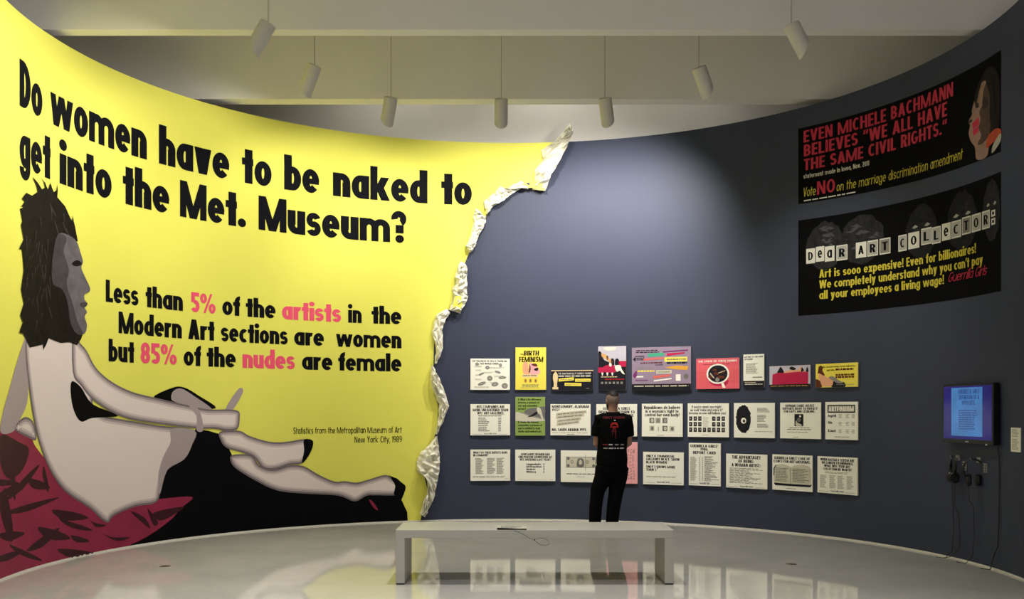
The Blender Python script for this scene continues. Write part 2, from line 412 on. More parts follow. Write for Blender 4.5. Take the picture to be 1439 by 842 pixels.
# lettering, word by word along the arc
def sx(x): return wall_at(x, 400)[0]
mb = MB()
Z1, Z2, CAP = 4.318, 3.765, .435
for wd_, a, b in (('Do', 26.7, 58.7), ('women', 70, 205.8), ('have', 222.8, 322), ('to', 339.6, 381.3), ('be', 399, 448.4), ('naked', 467.6, 600.6), ('to', 620, 663)):
    mb = MB(); text(mb, wd_, sx(a), sx(b), Z1, CAP, on(.007), M_INK, bold=.245, bar=.20, gap=.035); mb.build('headline_word', mural)
for wd_, a, b in (('get', 26.7, 70.3), ('into', 83, 156.2), ('the', 172, 237.5), ('Met.', 252.5, 345), ('Museum?', 363, 571)):
    mb = MB(); text(mb, wd_, sx(a), sx(b), Z2, .425, on(.007), M_INK, bold=.245, bar=.20, gap=.035); mb.build('headline_word', mural)
def stat(words, y0, y1, cap, xref0, xref1):
    mb = MB(); za = wall_at(xref0, y0)[1]; zb = wall_at(xref1, y1)[1]; z = (za+zb)/2
    for wd_, a, b, m in words:
        mb = MB(); text(mb, wd_, sx(a), sx(b), z, cap, on(.007), m, bold=.24, bar=.195, gap=.03); mb.build('statistics_word', mural)
stat((('Less', 148, 194, M_INK), ('than', 204, 256.5, M_INK), ('5%', 267.5, 302.5, M_PINK), ('of', 312, 337, M_INK), ('the', 345, 387, M_INK), ('artists', 396, 479, M_PINK), ('in', 489, 508, M_INK), ('the', 522, 564, M_INK)), 425, 455, .235, 148, 560)
stat((('Modern', 166, 255, M_INK), ('Art', 264, 301, M_INK), ('sections', 310, 404, M_INK), ('are', 413, 455, M_INK), ('women', 472, 564, M_INK)), 470, 488, .235, 166, 560)
stat((('but', 152, 188, M_INK), ('85%', 197, 248, M_PINK), ('of', 257.5, 282, M_INK), ('the', 290, 331, M_INK), ('nudes', 340.5, 414, M_PINK), ('are', 424, 467, M_INK), ('female', 475, 564, M_INK)), 508, 522, .235, 152, 560)
for s_, a, b, y in (('Statistics from the Metropolitan Museum of Art', 412, 564.5, 609), ('New York City, 1989', 498, 564.5, 622)):
    text(None, s_, sx(a), sx(b), wall_at((a+b)/2, y)[1], .085, on(.007), M_INK, bold=.13, bar=.11, gap=.075, words=('credit_word', mural))
# picture: a plain reclining figure in flat tones on a crimson cloth
K3, K4, K2 = 2.326, 3.508, 3.007
def art(part, items):
    mb = MB()
    for i, (lp, m, lay) in enumerate(items): printed(mb, [lp], on(.0055+.0012*lay), m, .08)
    return mb.build(part, mural)
def inset(lp, d):
    A = sum(lp[i-1][0]*lp[i][1]-lp[i][0]*lp[i-1][1] for i in range(len(lp))); sg = 1 if A > 0 else -1; out = []
    for i in range(len(lp)):
        a, b = lp[i-1], lp[(i+1) % len(lp)]; tx, ty = b[0]-a[0], b[1]-a[1]; l = math.hypot(tx, ty) or 1
        out.append((lp[i][0]-sg*ty/l*d, lp[i][1]+sg*tx/l*d))
    return out
def toned(lp, lay, d=.022):
    T = [M_PALE3, M_PALE2, M_PALE4, M_PALE]
    return [(inset(lp, d*k) if k else lp, T[k], lay+.25*k) for k in range(4)]
def z3(pts, n=4): return smooth_loop(px(pts, 0, 480, K3), n)
def z4(pts, n=4): return smooth_loop(px(pts, 230, 520, K4), n)
def z2(pts, n=3): return smooth_loop(px(pts, 0, 240, K2), n)
def grounded(lp): return [(s, max(z, .006)) for s, z in lp]
bed = px([(60, 380), (160, 290), (220, 300), (290, 320), (345, 440), (440, 500), (560, 550), (700, 570), (850, 585), (940, 600), (1000, 590), (1040, 585), (1110, 520), (1150, 535), (1190, 570), (1185, 610), (1172, 640), (1200, 700)], 230, 520, K4)
bed += [(wall_at(573, 728)[0], .006), (-8.6, .006), (-8.6, .5), wall_at(100, 720), wall_at(215, 690), wall_at(240, 640)]
art('bed_print', [(grounded(bed), M_BLACK, 0), (z4([(1012, 642), (1030, 648), (1056, 690), (1035, 680)]), M_RED, 1)])
cloth = z3([(-60, 330), (0, 295), (60, 290), (98, 312), (112, 340), (150, 390), (185, 430), (230, 470), (300, 520), (345, 560), (375, 545), (440, 525), (520, 515), (628, 508), (590, 545), (560, 580), (500, 625), (430, 662), (330, 690)], 4)[:-3]
cloth = [p for p in cloth if True] + [(wall_at(110, 790)[0], .006), (wall_at(60, 800)[0], .006), (-8.6, .006), (-8.6, 1.2)]
rf = random.Random(21); folds = []
for k in range(19):                                   # angular dark creases, denser low on the left
    x, y = rf.uniform(-10, 260), rf.uniform(430, 720)
    if y < 330+.95*x-30 and x > 100: y = rf.uniform(380+.95*x*.8, 730)
    a = rf.uniform(-.9, .5)+(1.2 if rf.random() < .3 else 0); l = rf.uniform(30, 95); w = rf.uniform(9, 26); c, d = math.cos(a), math.sin(a)
    folds.append([(x-l*c, y-l*d), (x-w*d-.2*l*c, y+w*c-.2*l*d), (x+l*c, y+l*d), (x+.5*w*d+.3*l*c, y-.4*w*c+.3*l*d)])
folds += [[(0, 305), (60, 330), (92, 352), (72, 418), (30, 450), (0, 405)], [(425, 555), (470, 575), (490, 612), (462, 590)], [(500, 560), (600, 540), (560, 570), (520, 585)], [(330, 625), (365, 640), (425, 640), (380, 652)], [(480, 545), (500, 600), (515, 590)], [(280, 560), (300, 590), (345, 600), (310, 605)]]
art('cloth_print', [(grounded(cloth), M_RED, 1)] + [(grounded(z3(f, 3)), M_RED2, 2+.02*k) for k, f in enumerate(folds)])
art('figure_print', sum([
    [(z3([(95, -50), (92, 0), (92, 100), (86, 200), (60, 260), (40, 295), (0, 298), (5, 240), (30, 150), (55, 60)]), M_PALE2, 2)],
    toned(z3([(45, 285), (75, 248), (105, 262), (116, 320), (85, 312)]), 2),
    [(z3([(500, 187), (560, 152), (600, 150), (650, 178), (705, 218), (610, 215)]), M_BLACK, 1)],
    [(z4([(35, 140), (45, 105), (85, 92), (150, 130), (235, 192), (180, 200), (60, 160)]), M_PALE2, 2)],
    toned(z3([(82, -10), (110, -60), (235, -60), (258, 8), (275, 60), (300, 110), (310, 160), (300, 200), (330, 240), (400, 255), (520, 275), (635, 290), (625, 340), (600, 385), (545, 420), (525, 470), (510, 525), (440, 540), (370, 570), (345, 592), (290, 545), (210, 490), (160, 420), (125, 330), (105, 240), (92, 150), (82, 60)]), 3),
    [(z3([(560, 285), (635, 292), (625, 340), (600, 385), (545, 420), (520, 500), (515, 440), (530, 380), (555, 330)]), M_PALE2, 4)],
    [(z3([(232, 130), (262, 150), (300, 205), (385, 242), (300, 250), (262, 262), (238, 225), (228, 170)]), M_BLACK, 4)],
    toned(z3([(235, -40), (255, 0), (280, 30), (310, 85), (360, 130), (430, 165), (510, 185), (610, 208), (680, 222), (745, 222), (778, 228), (782, 250), (775, 285), (740, 292), (700, 285), (650, 285), (560, 275), (440, 258), (370, 235), (300, 190), (262, 145), (235, 100)]), 5),
    [(z3([(615, 210), (635, 207), (655, 240), (662, 290), (640, 290), (640, 245)]), M_PALE2, 6)],
    [(z3([(735, 222), (778, 155), (793, 165), (760, 222)]), M_PALE2, 4)],
    toned(z4([(275, 305), (370, 300), (420, 325), (500, 350), (560, 357), (620, 352), (680, 342), (725, 345), (735, 370), (715, 420), (680, 460), (620, 468), (550, 490), (490, 485), (440, 430), (380, 405), (310, 385), (280, 350)]), 4),
    [(z4([(690, 345), (728, 345), (735, 370), (715, 420), (680, 460), (690, 400)]), M_BLACK, 5)],
    toned(z4([(335, 420), (430, 420), (470, 470), (540, 490), (620, 470), (690, 475), (760, 515), (840, 550), (890, 548), (950, 555), (1010, 540), (1090, 518), (1130, 535), (1180, 560), (1192, 580), (1180, 605), (1140, 618), (1040, 618), (1000, 620), (940, 648), (860, 620), (700, 610), (560, 595), (450, 545), (360, 490), (330, 455)]), 3),
    [(z4([(1120, 530), (1180, 560), (1192, 582), (1178, 610), (1135, 616), (1140, 570)]), M_BLACK, 4)]], []))

hair = [(85, 150), (100, 130), (88, 118), (105, 93), (130, 105), (155, 88), (148, 60), (130, 22), (155, 52), (172, 78), (186, 70), (180, 50), (165, 28), (185, 50), (197, 80), (204, 66), (208, 50), (214, 70), (222, 90), (234, 82), (237, 56), (239, 82), (237, 112), (270, 150), (288, 190), (300, 215), (303, 188), (307, 215), (313, 240), (324, 298), (316, 300), (316, 380), (300, 480), (300, 560), (310, 640), (345, 690), (338, 712), (320, 738), (290, 725), (250, 728), (200, 708), (190, 735), (178, 757), (175, 735), (162, 738), (120, 748), (100, 700), (92, 688), (76, 684), (92, 640), (80, 610), (96, 560), (84, 500), (96, 420), (90, 350), (88, 332), (76, 330), (84, 312), (96, 290), (84, 230), (90, 210), (80, 160), (98, 152)]
rl = random.Random(3); locks = []
for k in range(46):                                   # lighter strands in the hair
    x, y = rl.uniform(98, 285), rl.uniform(130, 640)
    if x > 205 and 255 < y: x = rl.uniform(98, 200)
    l = rl.uniform(35, 85); d = rl.uniform(-10, 12) + (x-190)*.12
    locks.append((px([(x, y), (x+3.5, y), (x+d+2, y+l*.55), (x+d*1.5, y+l)], 0, 240, K2), M_LOCK, 8))
face = [(240, 268), (285, 273), (318, 300), (334, 345), (345, 385), (338, 410), (352, 445), (374, 492), (372, 512), (352, 522), (352, 545), (364, 562), (352, 578), (362, 598), (352, 618), (362, 652), (352, 688), (318, 690), (290, 640), (280, 560), (255, 500), (218, 480), (212, 420), (218, 350)]
art('hair_print', [(px(hair, 0, 240, K2), M_HAIRP, 7)] + locks)
art('face_print', [(z2(face), M_GREYP, 9), (z2([(240, 268), (275, 285), (262, 340), (285, 420), (275, 480), (300, 560), (322, 640), (345, 688), (318, 690), (290, 640), (280, 560), (255, 500), (218, 480), (212, 420), (218, 350)]), M_DIMP, 10),
    (z2([(296, 392), (318, 378), (338, 388), (334, 400), (312, 404)]), M_HAIRP, 11), (z2([(332, 560), (352, 556), (364, 562), (352, 578), (334, 572)]), M_DIMP, 11)])

# torn paper edge, curling off the wall
CURLS = [  # (left outline, right outline) in photo pixels, top to bottom; stand-off
    ([(801, 174), (779, 200), (761, 211), (764, 223), (751, 240), (752, 256), (748, 267)], [(803, 175), (806, 184), (803, 193), (797, 206), (786, 227), (775, 245), (766, 268)], .13),
    ([(735, 256), (732, 254), (711, 266), (703, 262), (695, 271), (680, 283), (683, 300)], [(744, 262), (742, 266), (733, 264), (718, 273), (709, 281), (693, 290), (684, 302)], .09),
    ([(669, 293), (666, 299), (665, 312), (663, 326), (657, 341), (654, 345), (660, 355)], [(676, 298), (683, 306), (681, 318), (675, 326), (670, 340), (666, 349), (662, 354)], .08),
    ([(647, 367), (640, 386), (641, 398), (636, 407), (638, 420), (631, 436), (640, 438)], [(652, 370), (656, 373), (656, 390), (656, 406), (657, 420), (652, 430), (647, 441)], .08),
    ([(628, 434), (613, 443), (607, 466), (613, 492), (611, 511)], [(632, 440), (626, 450), (621, 464), (623, 490), (614, 511)], .06),
    ([(607, 514), (604, 532), (606, 544), (617, 568), (616, 584), (612, 610)], [(609, 515), (617, 530), (625, 550), (631, 571), (623, 592), (614, 611)], .09),
    ([(612, 614), (602, 627), (590, 637), (586, 650), (587, 664), (600, 668), (601, 688), (590, 722)], [(614, 613), (617, 633), (618, 650), (617, 664), (614, 680), (609, 702), (603, 715), (597, 727)], .1)]
rnd = random.Random(7)
for L, Rr, amp in CURLS:
    def dens(P, n):
        out = []
        for i in range(len(P)-1):
            for k in range(n):
                t = k/n; out.append((P[i][0]+(P[i+1][0]-P[i][0])*t+rnd.uniform(-.9, .9), P[i][1]+(P[i+1][1]-P[i][1])*t))
        return out+[P[-1]]
    A, B = dens(L, 4), dens(Rr, 4); NC = 7; vs = []; fs = []
    for i, (a, b) in enumerate(zip(A, B)):
        end = min(1, min(i, len(A)-1-i)/2.0)
        for j in range(NC):
            t = j/(NC-1); x = a[0]+(b[0]-a[0])*t+rnd.uniform(-.6, .6)*(0 < j < NC-1); y = a[1]+(b[1]-a[1])*t
            off = .012+(1.75*amp*(.25+.75*math.sin(PI*min(1, t*.62+.12)))*(.45+.55*end)) * rnd.uniform(.4, 1.15) * (0.35 if j == 0 else 1)
            s, z = wall_at(x, y, off); vs.append(WP(s, max(z, .01), off))
    for i in range(len(A)-1):
        for j in range(NC-1):
            k = i*NC+j; q = (k, k+1, k+NC+1, k+NC)
            fs += [(q[0], q[1], q[2]), (q[0], q[2], q[3])] if rnd.random() < .5 else [(q[0], q[1], q[3]), (q[1], q[2], q[3])]
    mb = MB(); mb.mesh(vs, fs, M_CURL); o = mb.build('torn_curl', mural)
    sd = o.modifiers.new('paper', 'SOLIDIFY'); sd.thickness = .002
    o['label'] = 'crumpled white paper curl along the torn edge'
# small yellow scraps turned over at the tear
mb = MB()
for tri in ([(748, 254), (742, 262), (753, 266), (766, 268), (762, 256)], [(640, 416), (636, 430), (645, 438), (650, 428), (648, 416)], [(737, 254), (733, 262), (745, 264)], [(684, 290), (681, 300), (685, 300)]):
    mb.face([WP(*wall_at(x, y, .10+.012*i), .10+.012*i) for i, (x, y) in enumerate(tri)], M_YEL)
o = mb.build('torn_scrap', mural); sd = o.modifiers.new('paper', 'SOLIDIFY'); sd.thickness = .002; o['label'] = 'yellow scraps folded over at the tear'

# ------------------------------------------------------------------ the two black vinyl posters high on the right
def vinyl(label, x0, x1, yl, yr, ybl, ybr, mface, base):
    s0, zt0 = wall_at(x0, yl); s1, zt1 = wall_at(x1, yr); zb0 = wall_at(x0, ybl)[1]; zb1 = wall_at(x1, ybr)[1]
    t = thing('vinyl_poster', label, 'poster', tuple(WP((s0+s1)/2, zb0)), world=True)
    def fn(lay):
        def f(u, v):
            zb = zb0+(zb1-zb0)*u; zt = zt0+(zt1-zt0)*u
            return WP(s0+(s1-s0)*u, zb+(zt-zb)*v, .003+.0012*lay)
        return f
    mb = MB(); rect(mb, 0, 0, 1, 1, fn(0), mface, 40); mb.build('sheet', t)
    U = lambda x: (wall_at(base[0]+x/base[2], 300)[0]-s0)/(s1-s0)
    return t, fn, U
M_REDT = mat('red_lettering', (.52, .025, .065, 1), .5, .25, .02)
M_YELT = mat('yellow_lettering', (.62, .52, .05, 1), .5, .25, .02)
M_WHT = mat('white_lettering', (.72, .70, .62, 1), .5, .25, .02)
M_SKINP = mat('brown_skin_print', (.30, .18, .14, 1), .5, .25, .3, 5)
M_SKINP2 = mat('dark_skin_print', (.07, .038, .031, 1), .5, .25, .3, 5)
M_SKIND = mat('deep_shade_print', (.022, .015, .014, 1), .5, .25, .3, 5)
M_BROWNH = mat('dark_brown_hair_print', (.014, .010, .009, 1), .5, .1, .9, 30)
M_ORNG = mat('orange_print', (.42, .06, .02, 1), .5, .25, .4, 12)
t, F, U = vinyl('black vinyl poster with red capitals and a woman in profile, high on dark wall', 1122, 1407, 181, 70, 287, 213, M_BLACK, (1100, 60, 3.507))
for s_, a, b, v, c in (('EVEN MICHELE BACHMANN', 104, 842, .80, .155), ('BELIEVES “WE ALL HAVE', 105, 812, .615, .155), ('THE SAME CIVIL RIGHTS.”', 105, 810, .43, .15)):
    text(None, s_, U(a), U(b), v, c, F(2), M_REDT, bold=.19, bar=.145, gap=.08, words=('red_word', t))
mb = MB(); text(mb, 'NO', U(170), U(259), .085, .17, F(2), M_REDT, bold=.17, bar=.13, gap=.1)
mb.build('red_word', t)
text(None, 'statement made in Iowa, Nov. 2011', U(103), U(427), .325, .06, F(2), M_WHT, bold=.17, bar=.13, gap=.09, words=('white_word', t))
mb = MB(); text(mb, 'Vote', U(101), U(163), .085, .12, F(2), M_YELT, bold=.12, bar=.1, gap=.06, slant=.12); mb.build('yellow_script_word', t)
text(None, 'on the marriage discrimination amendment', U(266), U(888), .085, .115, F(2), M_YELT, bold=.11, bar=.09, gap=.13, slant=.12, words=('yellow_script_word', t))
mb = MB(); fine(mb, U(105), U(360), .02, .045, 1, F(2), M_WHT, 3, 0, .6); mb.build('fine_print', t)
mb = MB()
def portrait(pts, m, lay, n=4): printed(mb, [smooth_loop(pts, n)], F(lay), m, .03)
portrait([(.985, .24), (.995, .55), (.985, .75), (.955, .88), (.915, .90), (.875, .80), (.85, .66), (.88, .5), (.93, .2)], M_BROWNH, 1)
portrait([(.875, .78), (.855, .70), (.842, .62), (.832, .55), (.833, .51), (.812, .45), (.822, .41), (.815, .33), (.826, .24), (.85, .15), (.86, .02), (.92, .02), (.93, .2), (.945, .4), (.935, .62), (.915, .78)], M_SKINP, 2)
portrait([(.915, .76), (.895, .66), (.90, .58), (.875, .5), (.882, .42), (.872, .34), (.885, .25), (.865, .18), (.885, .16), (.93, .22), (.945, .4), (.935, .62)], M_SKINP2, 3)
portrait([(.852, .60), (.868, .60), (.872, .56), (.858, .55)], M_SKIND, 4)
portrait([(.897, .63), (.918, .60), (.928, .53), (.902, .50), (.892, .55)], M_SKIND, 4)
printed(mb, [[(.836, .42), (.872, .45), (.874, .37), (.838, .35)], [(.838, .34), (.873, .36), (.87, .30), (.842, .28)]], F(4), M_REDT, .03)
portrait([(.812, .455), (.832, .46), (.836, .44), (.82, .43)], M_SKIND, 4)
portrait([(.905, .86), (.93, .86), (.955, .7), (.965, .5), (.985, .3), (.95, .25), (.935, .42), (.937, .6), (.918, .74)], M_BROWNH, 5)
portrait([(.872, .80), (.895, .83), (.872, .70), (.858, .60), (.848, .66)], M_BROWNH, 5)
portrait([(.922, .20), (.965, .25), (1.0, .22), (1.0, .16), (.95, .12), (.915, .10)], M_ORNG, 3)
portrait([(.95, .02), (1.0, .1), (1.0, .18), (.955, .10)], M_FINE, 4)
mb.build('portrait', t)

t, F, U = vinyl('black vinyl poster with cut-out letters over grey heads, below the red-lettered poster', 1122, 1407, 310, 241, 444, 409, M_BLACK, (1100, 230, 3.66))
mb = MB()
M_HEAD = mat('dim_grey_head_print', (.022, .022, .025, 1), .6, .08, .95, 16)
M_HEAD2 = mat('faint_grey_head_print', (.014, .014, .016, 1), .6, .08, .8, 25)
M_HEADL = mat('lighter_head_print', (.075, .075, .08, 1), .6, .08, .6, 25)
rh = random.Random(11)
for q, (cx, cy, rx, ry, m) in enumerate(((.12, .70, .085, .25, M_HEAD), (.29, .71, .10, .24, M_HEAD), (.57, .68, .075, .25, M_HEAD2), (.78, .69, .08, .26, M_HEAD2), (.945, .70, .05, .26, M_HEAD))):
    printed(mb, [[(cx+rx*(1+rh.uniform(-.07, .07))*math.cos(k*PI/16), cy+ry*(1+rh.uniform(-.06, .06))*math.sin(k*PI/16)) for k in range(32)]], F(1), m, .03)
    for k in range(16):                               # loose lighter creases
        a = rh.uniform(0, 2*PI); d = rh.uniform(.2, .75); u, v = cx+rx*d*math.cos(a), cy+ry*d*math.sin(a); l = rx*rh.uniform(.12, .3)
        printed(mb, [[(u-l, v), (u, v+rh.uniform(.01, .03)), (u+l, v+rh.uniform(-.03, .03)), (u, v-.012)]], F(2), M_HEADL if q in (0, 1) else M_HEAD, .03)
    if q > 1:
        for d in (-.4, .4): printed(mb, [[(cx+rx*(d-.2), cy+.05), (cx+rx*d, cy+.075), (cx+rx*(d+.2), cy+.055), (cx+rx*d, cy+.04)]], F(3), M_FINE, .03)
mb.build('heads_picture', t)
def tile(ch, xa, xb, v0, v1, g):
    tiles = MB(); lets = MB()
    a, b = U(xa), U(xb); p = (b-a)*.07
    rect(tiles, a, v0, b, v1, F(3), M_WHT); rect(tiles, a+p, v0+.012, b-p, v1-.012, F(4), g)
    text(lets, ch, a+(b-a)*.24, b-(b-a)*.24, v0+.035, (v1-v0-.07)*(1.35 if ch in 'ea' else 1), F(5), M_BLACK, bold=.2, bar=.14)
    to = tiles.build('letter_tile', t); lo_ = lets.build('letter', t); lo_.parent = to
M_TG = mat('grey_tile', (.42, .41, .38, 1), .5, .25, .1); M_TD = mat('dim_tile', (.22, .21, .18, 1), .5, .25, .1)
xs = [(122, 168), (172, 215), (218, 268), (278, 335), (378, 432), (437, 492), (500, 556), (597, 640), (648, 705), (715, 768), (770, 815), (821, 866), (870, 920), (925, 970), (975, 1022), (1028, 1068)]
vb = [.535, .545, .535, .53, .53, .53, .53, .53, .535, .55, .54, .55, .55, .56, .56, .56]
for ch, (a, b), v, g in zip('DeaRARTCOLLeCTOR', xs, vb, [M_WHT, M_WHT, M_WHT, M_TG, M_WHT, M_TG, M_TD, M_TG, M_WHT, M_TG, M_TG, M_WHT, M_TG, M_TD, M_TG, M_TG]):
    tile(ch, a, b, v, v+.155, g)
tiles = MB()
for v in (.575, .645):
    rect(tiles, U(1076), v, U(1096), v+.055, F(3), M_WHT); rect(tiles, U(1081), v+.015, U(1091), v+.04, F(4), M_BLACK)
tiles.build('colon_tile', t)
for s_, a, b, v in (('Art is sooo expensive! Even for billionaires!', 190, 998, .375), ('We completely understand why you can\'t pay', 190, 1033, .265), ('all your employees a living wage!', 190, 833, .155)):
    text(None, s_, U(a), U(b), v, .085, F(5), M_YELT, bold=.2, bar=.15, gap=.06, words=('yellow_word', t))
mb = MB(); text(mb, 'Guerrilla Girls', U(852), U(1050), .165, .085, F(5), M_REDT, bold=.09, bar=.08, gap=.05, slant=.35); mb.build('red_signature', t)

# ------------------------------------------------------------------ three rows of small mounted posters
PT = .022                                           # panel thickness
GRP = 'mounted posters in three rows on the dark wall'
class Poster:
    def __init__(self, label, x0, x1, yt, yb, face=None, name='mounted_poster'):
        off = .022; sa, zt = wall_at(x0, yt, off); sb, _ = wall_at(x1, yt, off); _, zb = wall_at(x0, yb, off)
        th = (sa+sb)/2/WR; self.w = 2*(WR-off)*math.sin((sb-sa)/2/WR); self.h = zt-zb
        r = WR*math.cos((sb-sa)/2/WR)-.004                 # the back touches the wall along the two upright edges
        self.t = thing(name, label, 'poster', (WX+r*math.sin(th), WY+r*math.cos(th), zb), -th, GRP)
        self.p = {}; self.face = face or M_CREAM
        mb = MB(); w, h = self.w, self.h
        mb.box((-w/2, -PT+.0005, 0), (w/2, 0, h), M_EDGE, .002)
        mb.face([(-w/2+.001, -PT, .001), (w/2-.001, -PT, .001), (w/2-.001, -PT, h-.001), (-w/2+.001, -PT, h-.001)], self.face)
        mb.build('panel', self.t)
    def fn(self, lay=1): return lambda u, v: Vector(((u-.5)*self.w, -PT-.0006*lay, v*self.h))
    def mb(self, part, new=False):
        L = self.p.setdefault(part, [])
        if new or not L: L.append(MB())
        return L[-1]
    def T(self, s, u0, u1, v, cap, part='heading', m=None, lay=3, **k):
        k.setdefault('bold', .2); k.setdefault('bar', .15); text(self.mb(part, True), s, u0, u1, v, cap, self.fn(lay), m or M_INK, **k)
    def F(self, u0, u1, v0, v1, n, part='small_print', m=None, seed=1, **k): fine(self.mb(part, True), u0, u1, v0, v1, n, self.fn(2), m or M_MIDG, seed, **k)
    def R(self, u0, v0, u1, v1, m, part='picture', lay=1): rect(self.mb(part), u0, v0, u1, v1, self.fn(lay), m)
    def S(self, pts, m, part='picture', lay=2, n=4): printed(self.mb(part), [[(min(max(a, .004), .996), min(max(b, .004), .996)) for a, b in (smooth_loop(pts, n) if n else pts)]], self.fn(lay), m, 9)
    def E(self, cx, cy, rx, ry, m, part='picture', lay=2, n=20): printed(self.mb(part), [ellipse(cx, cy, rx, ry, n)], self.fn(lay), m, 9)
    def sign(self, v=.035):
        self.T('Guerrilla Girls', .34, .66, v, .045, 'signature', bold=.14, bar=.12, slant=.2); self.R(.04, v-.004, .3, v+.006, M_FINE, 'signature'); self.R(.7, v-.004, .95, v+.006, M_FINE, 'signature')
    def done(self):
        for k, L in self.p.items():
            for b in L:
                if b.f: b.build(k, self.t)
def pm(n, r, g, b, no=.05): return mat(n, srgb(r, g, b), .55, .25, no, 5)
M_PYEL = pm('poster_yellow', 240, 222, 88); M_PGRN = pm('poster_green', 140, 165, 85); M_PPNK = pm('poster_pink', 240, 170, 175)
M_PROSE = pm('poster_rose', 225, 95, 110, .12); M_PMAUV = pm('poster_mauve', 150, 132, 155, .12); M_PCRIM = pm('poster_crimson', 190, 30, 78, .08)
M_PDARK = pm('poster_black', 22, 20, 32); M_PSKY = pm('poster_sky', 195, 190, 205, .15); M_PTAN = pm('poster_tan', 215, 165, 105, .2)
M_PORG = pm('poster_orange', 225, 165, 60); M_PTEAL = pm('poster_teal', 70, 170, 135); M_PFLESH = pm('poster_flesh', 232, 170, 135, .1)
M_PPUR = pm('poster_purple', 120, 50, 110); M_PWHITE = pm('poster_white', 245, 240, 228); M_PSAL = pm('poster_salmon', 225, 105, 90)
M_LGREY = pm('poster_light_grey', 205, 200, 180); M_GREYS = pm('poster_grey', 140, 136, 130, .2); M_PRED = pm('poster_red', 190, 25, 35)
M_PBROWN = pm('poster_brown', 95, 45, 25); M_PGOLD = pm('poster_gold', 232, 205, 160)

# --- first row
p = Poster('cream poster scattered with grey ovals under black capitals, first in the top row', 661, 716.5, 504, 548)
p.T('TOP TEN WAYS TO TELL IF YOU\'RE AN', .04, .92, .895, .05, bold=.17); p.T('ART WORLD TOKEN.', .25, .72, .81, .055, bold=.17)
for cx, cy, rx, ry, a in ((.17, .82, .05, .05, 0), (.43, .71, .055, .06, 0), (.76, .79, .04, .06, 0), (.28, .51, .08, .03, .5), (.69, .57, .08, .04, -.4), (.49, .37, .07, .085, 0), (.81, .39, .1, .045, .1), (.29, .2, .11, .05, .45), (.62, .18, .09, .07, .4), (.87, .13, .08, .09, 0)):
    lp = [(cx+rx*math.cos(k*PI/10)*math.cos(a)-ry*math.sin(k*PI/10)*math.sin(a), cy+rx*math.cos(k*PI/10)*math.sin(a)+ry*math.sin(k*PI/10)*math.cos(a)) for k in range(20)]
    p.S(lp, M_GREYS, n=0); p.E(cx, cy, rx*.4, ry*.4, M_FINE, lay=3)
for k, (a, b, v) in enumerate(((.1, .36, .74), (.5, .88, .70), (.13, .33, .62), (.12, .3, .47), (.35, .62, .55), (.6, .9, .43), (.12, .32, .33), (.5, .6, .22), (.1, .5, .08))): p.F(a, b, v-.02, v+.03, 2, m=M_FINE, seed=k)
p.done()
p = Poster('yellow upright poster headed in slanting black capitals above a pink picture', 724.3, 767.5, 488.5, 548, M_PYEL)
p.T('The', .16, .26, .82, .04, bold=.15); p.T('BIRTH', .27, .76, .81, .115, lay=3, slant=.06); p.T('of', .69, .74, .77, .03, bold=.15); p.T('FEMINISM', .12, .9, .655, .125, slant=.06)
p.S([(.25, .62), (.38, .66), (.42, .5), (.44, .38), (.3, .37), (.24, .45)], M_PFLESH); p.S([(.46, .64), (.6, .6), (.7, .55), (.8, .45), (.78, .38), (.6, .36), (.45, .4)], M_PPNK)
p.S([(.47, .6), (.5, .5), (.46, .4), (.43, .42), (.45, .5)], M_PBROWN, lay=3); p.S([(.52, .6), (.66, .62), (.72, .56), (.6, .56)], M_PBROWN, lay=3); p.S([(.62, .5), (.74, .52), (.72, .45), (.62, .46)], M_PDARK, lay=3)
p.R(.22, .29, .74, .37, M_PGOLD); p.T('COMPLETE VERSION', .25, .68, .32, .03, 'small_print', bold=.15)
for x in (.33, .49, .66): p.E(x, .215, .05, .05, M_PORG); p.E(x, .215, .025, .03, M_MIDG, lay=3)
p.F(.22, .78, .07, .135, 2, ragged=.1); p.F(.17, .8, .04, .06, 1, m=M_GREYS); p.done()
p = Poster('small black landscape poster with a pale standing statuette and three yellow strips', 774.7, 833.7, 520.5, 549, M_PDARK)
p.R(0, .955, 1, 1, M_PGOLD); p.T('THE ANATOMICALLY CORRECT FIGURE', .17, .95, .79, .085, m=M_WHT, bold=.15); p.F(.17, .96, .66, .77, 1, 'small_print', M_WHT, ragged=0)
p.S([(.10, .93), (.125, .88), (.15, .8), (.16, .62), (.14, .35), (.135, .18), (.065, .18), (.06, .35), (.04, .62), (.05, .8), (.08, .88)], M_PGOLD); p.R(.03, .06, .17, .17, M_PGOLD)
for u, v, w, a in ((.18, .44, .36, .06), (.57, .43, .37, .0), (.32, .23, .4, -.02)):
    p.S([(u, v), (u+w, v+a), (u+w, v+a+.15), (u, v+.15)], M_PYEL, n=0); p.F(u+.03, u+w-.03, v+.04+a*.5, v+.1+a*.5, 1, m=M_GREYS, ragged=0)
p.R(.83, .09, .9, .11, M_GREYS); p.done()
p = Poster('upright poster of pink banners carried by a crowd under a pale grey sky', 840.8, 880, 487, 548.5, M_PDARK)
p.R(0, .55, 1, 1, M_PSKY); p.S([(.2, .97), (.6, .98), (.62, .92), (.3, .9)], M_WHT, lay=2)
p.S([(0, .86), (.12, .85), (.2, .7), (.45, .6), (.4, .4), (0, .4)], M_PDARK); p.S([(.12, .84), (.3, .8), (.36, .74), (.5, .68), (.52, .62), (.44, .62), (.3, .7), (.14, .76)], M_PTAN, lay=3)
